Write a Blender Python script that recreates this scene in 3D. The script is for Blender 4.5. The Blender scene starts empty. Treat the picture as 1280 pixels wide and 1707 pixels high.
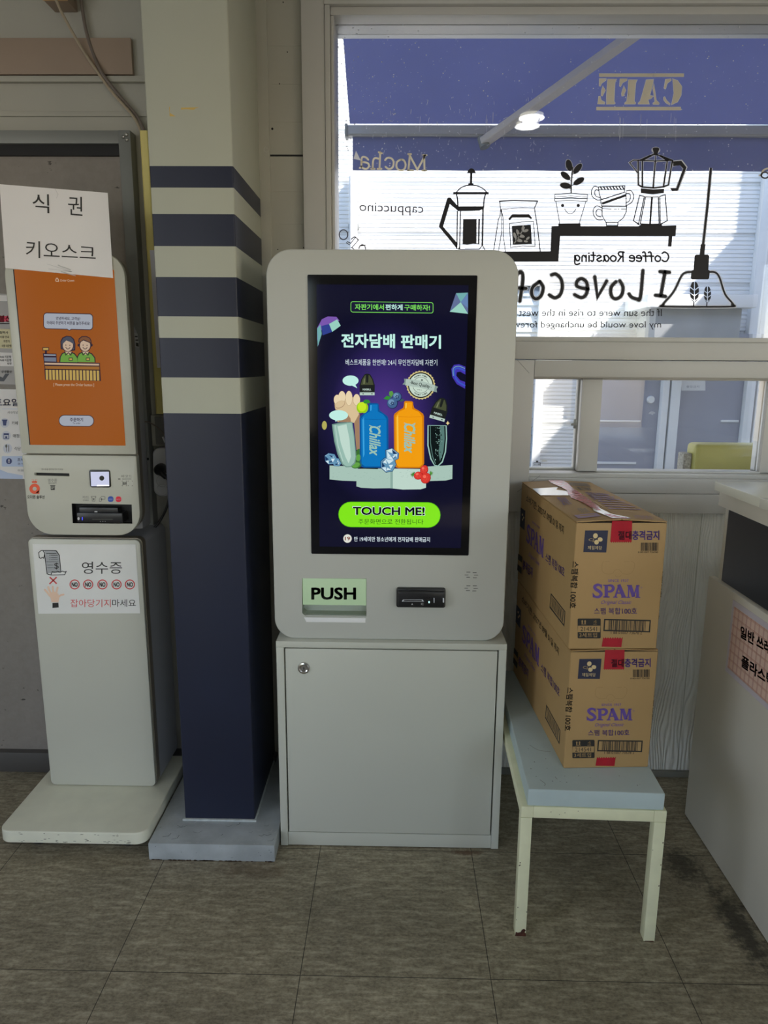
import bpy, bmesh, math, random
from mathutils import Vector, Matrix

random.seed(7)
C = bpy.context.scene.collection
SC = bpy.context.scene

# ------------------------------------------------------------------ camera (units: metres, +Y into the picture)
H, F, CX, CY = 1.4127, 1185.0, 640.0, 853.5
_dz = Vector(((662 - CX) / F, (611 - CY) / F, 1)).normalized()          # depth axis seen in image space
_dn = Vector(((600 - CX) / F, (6656 - CY) / F, 1))
_dn = (_dn - _dn.dot(_dz) * _dz).normalized()                           # down axis
_rt = _dn.cross(_dz)                                                    # right axis
RW = Matrix((_rt, _dz, -_dn))                                           # image ray -> world
cam_d = bpy.data.cameras.new('camera')
cam_d.sensor_fit = 'VERTICAL'
cam_d.sensor_height = 36.0
cam_d.lens = F / 1707.0 * 36.0
cam_d.clip_start = 0.02
cam = bpy.data.objects.new('camera', cam_d)
C.objects.link(cam)
_m = Matrix((RW @ Vector((1, 0, 0)), RW @ Vector((0, -1, 0)), RW @ Vector((0, 0, -1)))).transposed()
cam.matrix_world = Matrix.Translation((0, 0, H)) @ _m.to_4x4()
SC.camera = cam

# ------------------------------------------------------------------ sky, sun, added fill lights, exposure
SC.view_settings.view_transform = 'Standard'
SC.view_settings.look = 'None'
SC.view_settings.exposure = 0.0
SC.view_settings.gamma = 1.0
SC.view_settings.use_curve_mapping = False
W = bpy.data.worlds.new('sky')
SC.world = W
W.use_nodes = True
nt = W.node_tree
sky = nt.nodes.new('ShaderNodeTexSky')
sky.sky_type = 'NISHITA'
sky.sun_disc = False
sky.sun_elevation = math.radians(40)
sky.sun_rotation = math.radians(128)
nt.links.new(sky.outputs[0], nt.nodes['Background'].inputs[0])
nt.nodes['Background'].inputs[1].default_value = 0.45
SUN_DIR = Vector((-.60, .5, -.704)).normalized()
sd = bpy.data.lights.new('sun', 'SUN')
sd.energy = 9.0
sd.angle = math.radians(0.6)
sd.color = (1.0, .96, .9)
so = bpy.data.objects.new('sun', sd)
so.rotation_euler = SUN_DIR.to_track_quat('-Z', 'Y').to_euler()
so.location = (3, 0, 8)
C.objects.link(so)


def area(name, loc, direction, sx, sy, energy, color, shape='RECTANGLE'):
    d = bpy.data.lights.new(name, 'AREA')
    d.shape = shape
    d.size = sx
    if shape == 'RECTANGLE':
        d.size_y = sy
    d.energy = energy
    d.color = color
    o = bpy.data.objects.new(name, d)
    o.location = loc
    o.rotation_euler = Vector(direction).to_track_quat('-Z', 'Z' if abs(direction[2]) < .5 else 'Y').to_euler()
    C.objects.link(o)
    return o


REAR_Y, X0, X1, ZC = -4.0, -3.2, 3.0, 2.70
FILL_COL = (1.0, 1.0, 1.06)
area('rear_fill_light', (-1.95, REAR_Y + .06, 1.5), (0, 1, 0), 2.0, 1.5, 10.5, FILL_COL)  # added soft light from behind the camera, source unseen
area('rear_fill_light', (2.1, REAR_Y + .06, 1.5), (0, 1, 0), 1.6, 1.5, 4.2, FILL_COL)
area('side_fill_light', (X0 + .06, -.9, 1.5), (1, 0, 0), 2.0, 1.5, 19, FILL_COL)  # added fill for the left-facing panels and boards
area('side_fill_light', (X1 - .06, -.6, 1.5), (-1, 0, 0), 2.0, 1.5, 7, FILL_COL)  # added fill for the right-facing sides
LAMPS = [(x, y) for x in (-1.35, .68, 2.3) for y in (.68, -1.45, -3.4)]
for lx, ly in LAMPS:
    area('downlight', (lx, ly, 2.672), (0, 0, -1), .13, .13, 1.0 if (lx, ly) == (.68, .68) else .5, (1.0, 1.0, .99), 'DISK')


# ------------------------------------------------------------------ picture <-> place helpers
def ray(px, py):
    return RW @ Vector(((px - CX) / F, (py - CY) / F, 1))


EYE = Vector((0, 0, H))


def on_plane(px, py, p0, n):
    d = ray(px, py)
    t = (Vector(p0) - EYE).dot(n) / d.dot(n)
    return EYE + d * t


def on_y(px, py, Y):
    return on_plane(px, py, (0, Y, 0), Vector((0, 1, 0)))


def on_x(px, py, X):
    return on_plane(px, py, (X, 0, 0), Vector((1, 0, 0)))


def on_z(px, py, Z):
    return on_plane(px, py, (0, 0, Z), Vector((0, 0, 1)))


# ------------------------------------------------------------------ colours and materials
def lin(c):
    c = c / 255.0
    return c / 12.92 if c <= .04045 else ((c + .055) / 1.055) ** 2.4


def L(r, g, b, k=1.0):
    return (min(lin(r) * k, .92), min(lin(g) * k, .92), min(lin(b) * k, .92))


MATS = {}


def mat(name, col, rough=.5, metal=0.0, var=.04, vscale=6.0, bump=0.0, bscale=60.0, emit=None, es=1.0, spec=.5, stretch=(1, 1, 1), coat=0.0, trans=0.0):
    if name in MATS:
        return MATS[name]
    m = bpy.data.materials.new(name)
    m.use_nodes = True
    N, K = m.node_tree.nodes, m.node_tree.links
    p = N['Principled BSDF']
    p.inputs['Roughness'].default_value = rough
    p.inputs['Metallic'].default_value = metal
    p.inputs['Specular IOR Level'].default_value = spec
    p.inputs['Coat Weight'].default_value = coat
    tc = N.new('ShaderNodeTexCoord')
    mp = N.new('ShaderNodeMapping')
    mp.inputs['Scale'].default_value = stretch
    K.new(tc.outputs['Object'], mp.inputs[0])
    if emit:
        p.inputs['Base Color'].default_value = (*col, 1)
        p.inputs['Emission Color'].default_value = (*emit, 1)
        p.inputs['Emission Strength'].default_value = es
    else:
        nz = N.new('ShaderNodeTexNoise')
        nz.inputs['Scale'].default_value = vscale
        nz.inputs['Detail'].default_value = 5
        rp = N.new('ShaderNodeValToRGB')
        rp.color_ramp.elements[0].position = .3
        rp.color_ramp.elements[1].position = .7
        rp.color_ramp.elements[0].color = (*[c * (1 - var) for c in col], 1)
        rp.color_ramp.elements[1].color = (*[min(c * (1 + var), 1) for c in col], 1)
        K.new(mp.outputs[0], nz.inputs['Vector'])
        K.new(nz.outputs[0], rp.inputs[0])
        K.new(rp.outputs[0], p.inputs['Base Color'])
    if bump:
        nb = N.new('ShaderNodeTexNoise')
        nb.inputs['Scale'].default_value = bscale
        nb.inputs['Detail'].default_value = 4
        bp = N.new('ShaderNodeBump')
        bp.inputs['Strength'].default_value = bump
        bp.inputs['Distance'].default_value = .004
        K.new(mp.outputs[0], nb.inputs['Vector'])
        K.new(nb.outputs[0], bp.inputs['Height'])
        K.new(bp.outputs[0], p.inputs['Normal'])
    if trans:
        tr = N.new('ShaderNodeBsdfTranslucent')
        tr.inputs[0].default_value = (*col, 1)
        mx = N.new('ShaderNodeMixShader')
        mx.inputs[0].default_value = trans
        K.new(p.outputs[0], mx.inputs[1])
        K.new(tr.outputs[0], mx.inputs[2])
        K.new(mx.outputs[0], N['Material Output'].inputs[0])
    MATS[name] = m
    return m


def ink(name, r, g, b, k=2.6, **kw):
    """a printed colour (photograph's colour over the room's light level)"""
    kw.setdefault('rough', .6)
    kw.setdefault('var', .02)
    return mat(name, L(r, g, b, k), **kw)


def glow(name, r, g, b, es=1.0, rough=.12):
    return mat(name, (.004, .004, .005), rough=rough, spec=.22, emit=L(r, g, b), es=es)


def glass_mat(name, tint=(1, 1, 1), gain=1.0):
    if name in MATS:
        return MATS[name]
    m = bpy.data.materials.new(name)
    m.use_nodes = True
    N, K = m.node_tree.nodes, m.node_tree.links
    N.remove(N['Principled BSDF'])
    t = N.new('ShaderNodeBsdfTransparent')
    t.inputs[0].default_value = (*tint, 1)
    g = N.new('ShaderNodeBsdfGlossy')
    g.inputs['Roughness'].default_value = 0.0
    fr = N.new('ShaderNodeFresnel')
    fr.inputs[0].default_value = 1.45
    mu = N.new('ShaderNodeMath')
    mu.operation = 'MULTIPLY'
    mu.inputs[1].default_value = gain
    mx = N.new('ShaderNodeMixShader')
    K.new(fr.outputs[0], mu.inputs[0])
    K.new(mu.outputs[0], mx.inputs[0])
    K.new(t.outputs[0], mx.inputs[1])
    K.new(g.outputs[0], mx.inputs[2])
    K.new(mx.outputs[0], N['Material Output'].inputs[0])
    MATS[name] = m
    return m


def node_chain(m):
    N, K = m.node_tree.nodes, m.node_tree.links
    return N, K, N['Principled BSDF']


def mnode(N, K, op, a, b=None):
    n = N.new('ShaderNodeMath')
    n.operation = op
    for i, v in enumerate((a, b)):
        if v is None:
            continue
        if isinstance(v, (int, float)):
            n.inputs[i].default_value = v
        else:
            K.new(v, n.inputs[i])
    return n.outputs[0]


def mixc(N, K, fac, a, b, mode='MIX'):
    n = N.new('ShaderNodeMix')
    n.data_type = 'RGBA'
    n.blend_type = mode
    if isinstance(fac, (int, float)):
        n.inputs[0].default_value = fac
    else:
        K.new(fac, n.inputs[0])
    for i, v in ((6, a), (7, b)):
        if isinstance(v, tuple):
            n.inputs[i].default_value = (*v, 1)
        else:
            K.new(v, n.inputs[i])
    return n.outputs[2]


def noise(N, K, vec, scale, detail=5, rough=.55):
    n = N.new('ShaderNodeTexNoise')
    n.inputs['Scale'].default_value = scale
    n.inputs['Detail'].default_value = detail
    n.inputs['Roughness'].default_value = rough
    K.new(vec, n.inputs['Vector'])
    return n.outputs[0]


def ramp(N, K, v, stops):
    r = N.new('ShaderNodeValToRGB')
    e = r.color_ramp.elements
    while len(e) < len(stops):
        e.new(.5)
    for el, (p, c) in zip(e, stops):
        el.position = p
        el.color = (*c, 1) if len(c) == 3 else c
    K.new(v, r.inputs[0])
    return r.outputs[0]


def mapped(N, K, scale, loc=(0, 0, 0)):
    tc = N.new('ShaderNodeTexCoord')
    mp = N.new('ShaderNodeMapping')
    mp.inputs['Scale'].default_value = scale
    mp.inputs['Location'].default_value = loc
    K.new(tc.outputs['Object'], mp.inputs[0])
    return mp.outputs[0], tc.outputs['Object']


def floor_material():
    m = bpy.data.materials.new('vinyl_floor')
    m.use_nodes = True
    N, K, p = node_chain(m)
    v, raw = mapped(N, K, (17, 66, 1))
    v2, _ = mapped(N, K, (2.2, 3.5, 1))
    v3, _ = mapped(N, K, (60, 84, 1))
    streak = noise(N, K, v, 1.0, 6, .65)
    cloud = noise(N, K, v2, 1.0, 4)
    fine = noise(N, K, v3, 1.6, 6, .7)
    base = ramp(N, K, streak, [(.36, L(67, 61, 51, 3.3)), (.5, L(89, 83, 70, 3.3)), (.64, L(122, 116, 101, 3.3))])
    base = mixc(N, K, .5, base, ramp(N, K, fine, [(.36, L(60, 57, 47, 3.3)), (.66, L(114, 110, 95, 3.3))]))
    base = mixc(N, K, .6, base, ramp(N, K, cloud, [(.32, (.5, .48, .46)), (.66, (1.05, 1.03, 1.0))]), 'MULTIPLY')
    sep = N.new('ShaderNodeSeparateXYZ')
    K.new(raw, sep.inputs[0])
    mask = None
    for out, off in ((0, -.6647), (1, 1.4244)):
        a = mnode(N, K, 'DIVIDE', mnode(N, K, 'SUBTRACT', sep.outputs[out], off), .45)
        fr = mnode(N, K, 'FRACT', mnode(N, K, 'ADD', a, 50.5))
        d = mnode(N, K, 'ABSOLUTE', mnode(N, K, 'SUBTRACT', fr, .5))
        lt = mnode(N, K, 'LESS_THAN', d, .0023)
        mask = lt if mask is None else mnode(N, K, 'MAXIMUM', mask, lt)
    base = mixc(N, K, mnode(N, K, 'MULTIPLY', mask, .85), base, (.012, .011, .009))
    # worn dirty patches: by the waste cabinet and in front of the plinth

    def blot(cx, cy, rx, ry, nsc):
        vv, _ = mapped(N, K, (1 / rx, 1 / ry, 0), (-cx / rx, -cy / ry, 0))
        ln = N.new('ShaderNodeVectorMath')
        ln.operation = 'LENGTH'
        K.new(vv, ln.inputs[0])
        v4, _ = mapped(N, K, (1, 1, 1))
        n = noise(N, K, v4, nsc, 6, .7)
        s = mnode(N, K, 'ADD', ln.outputs['Value'], mnode(N, K, 'MULTIPLY', mnode(N, K, 'SUBTRACT', n, .5), 2.4))
        return ramp(N, K, s, [(.35, (1, 1, 1)), (1.0, (0, 0, 0))])
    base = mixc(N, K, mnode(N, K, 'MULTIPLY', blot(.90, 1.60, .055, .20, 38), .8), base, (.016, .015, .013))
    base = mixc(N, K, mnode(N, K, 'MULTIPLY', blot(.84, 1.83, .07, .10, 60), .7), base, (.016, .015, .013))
    base = mixc(N, K, mnode(N, K, 'MULTIPLY', blot(-.40, 1.78, .13, .035, 30), .6), base, (.11, .07, .035))
    base = mixc(N, K, mnode(N, K, 'MULTIPLY', blot(.22, 1.87, .06, .015, 60), .8), base, (.12, .06, .03))
    K.new(base, p.inputs['Base Color'])
    p.inputs['Roughness'].default_value = .42
    p.inputs['Specular IOR Level'].default_value = .35
    bp = N.new('ShaderNodeBump')
    bp.inputs['Strength'].default_value = .15
    bp.inputs['Distance'].default_value = .002
    K.new(streak, bp.inputs['Height'])
    K.new(bp.outputs[0], p.inputs['Normal'])
    return m


def wood_emboss_material():
    """white painted boards with an embossed grain"""
    m = bpy.data.materials.new('embossed_board')
    m.use_nodes = True
    N, K, p = node_chain(m)
    v, raw = mapped(N, K, (1, 1, 1))
    vs, _ = mapped(N, K, (2.2, 2.2, .55))
    wob = noise(N, K, vs, 2.0, 3)
    sep = N.new('ShaderNodeSeparateXYZ')
    K.new(raw, sep.inputs[0])
    ph = mnode(N, K, 'ADD', mnode(N, K, 'MULTIPLY', sep.outputs[0], 620), mnode(N, K, 'MULTIPLY', wob, 130))
    s = mnode(N, K, 'SINE', ph)
    vf, _ = mapped(N, K, (90, 90, 12))
    fin = noise(N, K, vf, 1.0, 5)
    h = mnode(N, K, 'ADD', s, mnode(N, K, 'MULTIPLY', fin, 2.6))
    fr = mnode(N, K, 'FRACT', mnode(N, K, 'MULTIPLY', mnode(N, K, 'ADD', sep.outputs[0], 10.02), 1 / .167))
    gap = mnode(N, K, 'LESS_THAN', fr, .022)
    h = mnode(N, K, 'SUBTRACT', h, mnode(N, K, 'MULTIPLY', gap, 6.0))
    base = mixc(N, K, noise(N, K, v, 7.0), (.84, .84, .78), (.92, .92, .87))
    base = mixc(N, K, mnode(N, K, 'MULTIPLY', gap, .45), base, L(110, 108, 92, 1.6))
    K.new(base, p.inputs['Base Color'])
    p.inputs['Roughness'].default_value = .45
    bp = N.new('ShaderNodeBump')
    bp.inputs['Strength'].default_value = .55
    bp.inputs['Distance'].default_value = .003
    K.new(h, bp.inputs['Height'])
    K.new(bp.outputs[0], p.inputs['Normal'])
    return m


def stone_material():
    """grey concrete-look door film with pits and fine squiggles"""
    m = bpy.data.materials.new('concrete_film')
    m.use_nodes = True
    N, K, p = node_chain(m)
    v, _ = mapped(N, K, (1, 1, 1))
    n1 = noise(N, K, v, 5.0, 6, .6)
    n2 = noise(N, K, v, 60.0, 5, .6)
    vz, _ = mapped(N, K, (38, 38, 70))
    n3 = noise(N, K, vz, 1.0, 3, .5)
    n4 = noise(N, K, v, 9.0, 3)
    base = mixc(N, K, n1, L(104, 98, 92, 1.4), L(138, 131, 124, 1.4))
    base = mixc(N, K, .3, base, mixc(N, K, n2, L(95, 90, 84, 1.4), L(150, 144, 137, 1.4)))
    pit = ramp(N, K, mnode(N, K, 'ADD', n3, mnode(N, K, 'MULTIPLY', n4, .35)), [(.885, (0, 0, 0)), (.93, (1, 1, 1))])
    pit2 = ramp(N, K, mnode(N, K, 'ADD', n3, mnode(N, K, 'MULTIPLY', n4, .35)), [(.33, (1, 1, 1)), (.37, (0, 0, 0))])
    base = mixc(N, K, mnode(N, K, 'MULTIPLY', pit, .85), base, L(52, 48, 44, 1.1))
    base = mixc(N, K, mnode(N, K, 'MULTIPLY', pit2, .55), base, L(176, 170, 160, 1.4))
    K.new(base, p.inputs['Base Color'])
    p.inputs['Roughness'].default_value = .55
    return m


def siding_material():
    m = mat('white_siding', (.80, .80, .79), rough=.45, var=.02, vscale=2)
    return m


# ------------------------------------------------------------------ mesh builder
class MB:
    def __init__(s):
        s.bm = bmesh.new()
        s.mats = []

    def mi(s, m):
        if m not in s.mats:
            s.mats.append(m)
        return s.mats.index(m)

    def face(s, pts, m):
        vs = [s.bm.verts.new(p) for p in pts]
        try:
            f = s.bm.faces.new(vs)
            f.material_index = s.mi(m)
            return f
        except ValueError:
            return None

    def _take(s, t, m, M=None):
        if M is not None:
            t.transform(M)
        k = s.mi(m)
        mp = {}
        for v in t.verts:
            mp[v] = s.bm.verts.new(v.co)
        for f in t.faces:
            try:
                g = s.bm.faces.new([mp[v] for v in f.verts])
                g.material_index = k
            except ValueError:
                pass
        t.free()

    def box(s, x0, x1, y0, y1, z0, z1, m, bev=0.0, seg=2, M=None):
        t = bmesh.new()
        bmesh.ops.create_cube(t, size=1)
        for v in t.verts:
            v.co = Vector(((x0 + x1) / 2 + v.co.x * (x1 - x0), (y0 + y1) / 2 + v.co.y * (y1 - y0), (z0 + z1) / 2 + v.co.z * (z1 - z0)))
        if bev:
            bmesh.ops.bevel(t, geom=t.edges[:], offset=bev, segments=seg, affect='EDGES', profile=.6)
        s._take(t, m, M)
        return s

    def prism(s, outline, vec, m, bev=0.0, seg=2, holes=(), M=None):
        """outline (and holes): 3D points of a flat cap; swept along vec. bev rounds the first cap's outer rim"""
        t = bmesh.new()
        vec = Vector(vec)
        loops = []
        for o in [outline] + list(holes):
            a = [t.verts.new(p) for p in o]
            b = [t.verts.new(Vector(p) + vec) for p in o]
            loops.append((a, b))
        rim = []
        for a, b in loops:
            n = len(a)
            for i in range(n):
                t.faces.new((a[i], a[(i + 1) % n], b[(i + 1) % n], b[i]))
        for side in (0, 1):
            if not holes:
                lp = loops[0][side]
                t.faces.new(lp if side else lp[::-1])
            else:
                ed = []
                for lp in loops:
                    q = lp[side]
                    for i in range(len(q)):
                        ed.append(t.edges.get((q[i], q[(i + 1) % len(q)])))
                bmesh.ops.triangle_fill(t, edges=ed, use_beauty=True)
        bmesh.ops.recalc_face_normals(t, faces=t.faces[:])
        if bev:
            a = loops[0][0]
            rim = [t.edges.get((a[i], a[(i + 1) % len(a)])) for i in range(len(a))]
            bmesh.ops.bevel(t, geom=[e for e in rim if e], offset=bev, segments=seg, affect='EDGES', profile=.5)
        s._take(t, m, M)
        return s

    def tube(s, pts, r, m, n=10, smooth=True, caps=True):
        pts = [Vector(p) for p in pts]
        if smooth and len(pts) > 2:
            pts = catmull(pts, 8)
        rings = []
        up = None
        for i, p in enumerate(pts):
            d = (pts[min(i + 1, len(pts) - 1)] - pts[max(i - 1, 0)]).normalized()
            if up is None:
                up = d.orthogonal().normalized()
            up = (up - up.dot(d) * d).normalized()
            sd_ = d.cross(up)
            rr = r[min(i, len(r) - 1)] if isinstance(r, (list, tuple)) else r
            rings.append([s.bm.verts.new(p + (up * math.cos(2 * math.pi * k / n) + sd_ * math.sin(2 * math.pi * k / n)) * rr) for k in range(n)])
        k_ = s.mi(m)
        for a, b in zip(rings, rings[1:]):
            for k in range(n):
                f = s.bm.faces.new((a[k], a[(k + 1) % n], b[(k + 1) % n], b[k]))
                f.material_index = k_
        if caps:
            s.bm.faces.new(rings[0][::-1]).material_index = k_
            s.bm.faces.new(rings[-1]).material_index = k_
        return s

    def lathe(s, prof, origin, axis, m, n=28):
        """prof: (radius, along-axis) pairs"""
        axis = Vector(axis).normalized()
        a = axis.orthogonal().normalized()
        b = axis.cross(a)
        o = Vector(origin)
        k_ = s.mi(m)
        rings = []
        for r, h in prof:
            if r < 1e-6:
                rings.append([s.bm.verts.new(o + axis * h)])
            else:
                rings.append([s.bm.verts.new(o + axis * h + (a * math.cos(2 * math.pi * k / n) + b * math.sin(2 * math.pi * k / n)) * r) for k in range(n)])
        for p, q in zip(rings, rings[1:]):
            for k in range(n):
                ps = [p[k % len(p)], p[(k + 1) % len(p)], q[(k + 1) % len(q)], q[k % len(q)]]
                u = []
                for v in ps:
                    if v not in u:
                        u.append(v)
                if len(u) > 2:
                    s.bm.faces.new(u).material_index = k_
        return s

    def build(s, name, parent=None, sharp=32):
        bm = s.bm
        if parent is not None:
            bm.transform(world_of(parent).inverted())
        me = bpy.data.meshes.new(name)
        bmesh.ops.recalc_face_normals(bm, faces=bm.faces[:])
        for f in bm.faces:
            f.smooth = True
        bm.to_mesh(me)
        bm.free()
        for m in s.mats:
            me.materials.append(m)
        me.set_sharp_from_angle(angle=math.radians(sharp))
        o = bpy.data.objects.new(name, me)
        C.objects.link(o)
        if parent is not None:
            o.parent = parent
        return o


WORLD = {}


def world_of(o):
    while o is not None:
        if o.name in WORLD:
            return WORLD[o.name]
        o = o.parent
    return Matrix.Identity(4)


def thing(name, label, cat, loc=(0, 0, 0), rz=0.0, group=None, kind=None):
    o = bpy.data.objects.new(name, None)
    o.empty_display_size = .05
    o.location = loc
    o.rotation_euler = (0, 0, rz)
    C.objects.link(o)
    WORLD[o.name] = Matrix.Translation(loc) @ Matrix.Rotation(rz, 4, 'Z')
    return tag(o, label, cat, group, kind)


def tag(o, label=None, cat=None, group=None, kind=None):
    if label:
        o['label'] = label
    if cat:
        o['category'] = cat
    if group:
        o['group'] = group
    if kind:
        o['kind'] = kind
    return o


def rebase(o):
    """move a one-mesh thing's origin to the middle of its base"""
    vs = [v.co for v in o.data.vertices]
    c = Vector(((min(v.x for v in vs) + max(v.x for v in vs)) / 2, (min(v.y for v in vs) + max(v.y for v in vs)) / 2, min(v.z for v in vs)))
    o.data.transform(Matrix.Translation(-c))
    o.location = c
    WORLD[o.name] = Matrix.Translation(c)
    return o


def catmull(pts, n=8, closed=False):
    out = []
    N_ = len(pts)
    rng = range(N_ if closed else N_ - 1)
    for i in rng:
        if closed:
            p0, p1, p2, p3 = pts[(i - 1) % N_], pts[i], pts[(i + 1) % N_], pts[(i + 2) % N_]
        else:
            p0, p1, p2, p3 = pts[max(i - 1, 0)], pts[i], pts[i + 1], pts[min(i + 2, N_ - 1)]
        for k in range(n):
            t = k / n
            out.append(.5 * ((2 * p1) + (p2 - p0) * t + (2 * p0 - 5 * p1 + 4 * p2 - p3) * t * t + (3 * p1 - p0 - 3 * p2 + p3) * t ** 3))
    if not closed:
        out.append(pts[-1])
    return out


def rr2(x0, x1, y0, y1, r, n=8):
    """2D rounded rectangle; r one radius or four (x0y0, x1y0, x1y1, x0y1)"""
    rs = r if isinstance(r, (list, tuple)) else (r,) * 4
    out = []
    for (cx, cy, sx, sy, a0), q in zip(((x0, y0, 1, 1, 180), (x1, y0, -1, 1, 270), (x1, y1, -1, -1, 0), (x0, y1, 1, -1, 90)), rs):
        if q <= 0:
            out.append((cx, cy))
            continue
        ox, oy = cx + sx * q, cy + sy * q
        for k in range(n + 1):
            a = math.radians(a0 + 90 * k / n)
            out.append((ox + q * math.cos(a), oy + q * math.sin(a)))
    return out


def xz(pts, y):
    return [(p[0], y, p[1]) for p in pts]


def xy(pts, z):
    return [(p[0], p[1], z) for p in pts]


# ------------------------------------------------------------------ flat print: lettering and marks on a surface
_TXT = {}
TS = bpy.data.scenes.new('lettering')      # a scratch scene in which the letter outlines are shaped


def text_mesh(body, bold=0.0, shear=0.0, spacing=1.0):
    key = (body, bold, shear, spacing)
    if key in _TXT:
        return _TXT[key]
    c = bpy.data.curves.new('lettering', 'FONT')
    c.body = body
    heavy = bold if bold > .012 else 0
    c.shear = shear
    c.space_character = spacing
    c.resolution_u = 3
    o = bpy.data.objects.new('lettering', c)
    TS.collection.objects.link(o)
    TS.view_layers[0].update()
    dg = TS.view_layers[0].depsgraph
    ev = o.evaluated_get(dg)
    me = ev.to_mesh()
    vs = [(v.co.x, v.co.y) for v in me.vertices]
    fs = [tuple(p.vertices) for p in me.polygons]
    ev.to_mesh_clear()
    bpy.data.objects.remove(o)
    bpy.data.curves.remove(c)
    if vs:
        x0, x1 = min(v[0] for v in vs), max(v[0] for v in vs)
        y0, y1 = min(v[1] for v in vs), max(v[1] for v in vs)
        em = (.5 / max(x1 - x0, 1e-6), .5 / max(y1 - y0, 1e-6))
        vs = [((v[0] - x0) / max(x1 - x0, 1e-6), (v[1] - y0) / max(y1 - y0, 1e-6)) for v in vs]
        if heavy:                                # heavier strokes: the outline laid down again slightly shifted
            base_v, base_f = vs, fs
            vs, fs = [], []
            for dx, dy in ((0, 0), (1, 1), (1, -1), (-1, 1), (-1, -1), (1.2, 0), (-1.2, 0), (0, 1.2), (0, -1.2)):
                k0 = len(vs)
                vs += [(u + dx * heavy * em[0], v + dy * heavy * em[1]) for u, v in base_v]
                fs += [tuple(i + k0 for i in f) for f in base_f]
            for ax in (0, 1):
                lo, hi = min(v[ax] for v in vs), max(v[ax] for v in vs)
                vs = [tuple(((q - lo) / (hi - lo) if k == ax else q) for k, q in enumerate(v)) for v in vs]
    _TXT[key] = (vs, fs)
    return _TXT[key]


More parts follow.
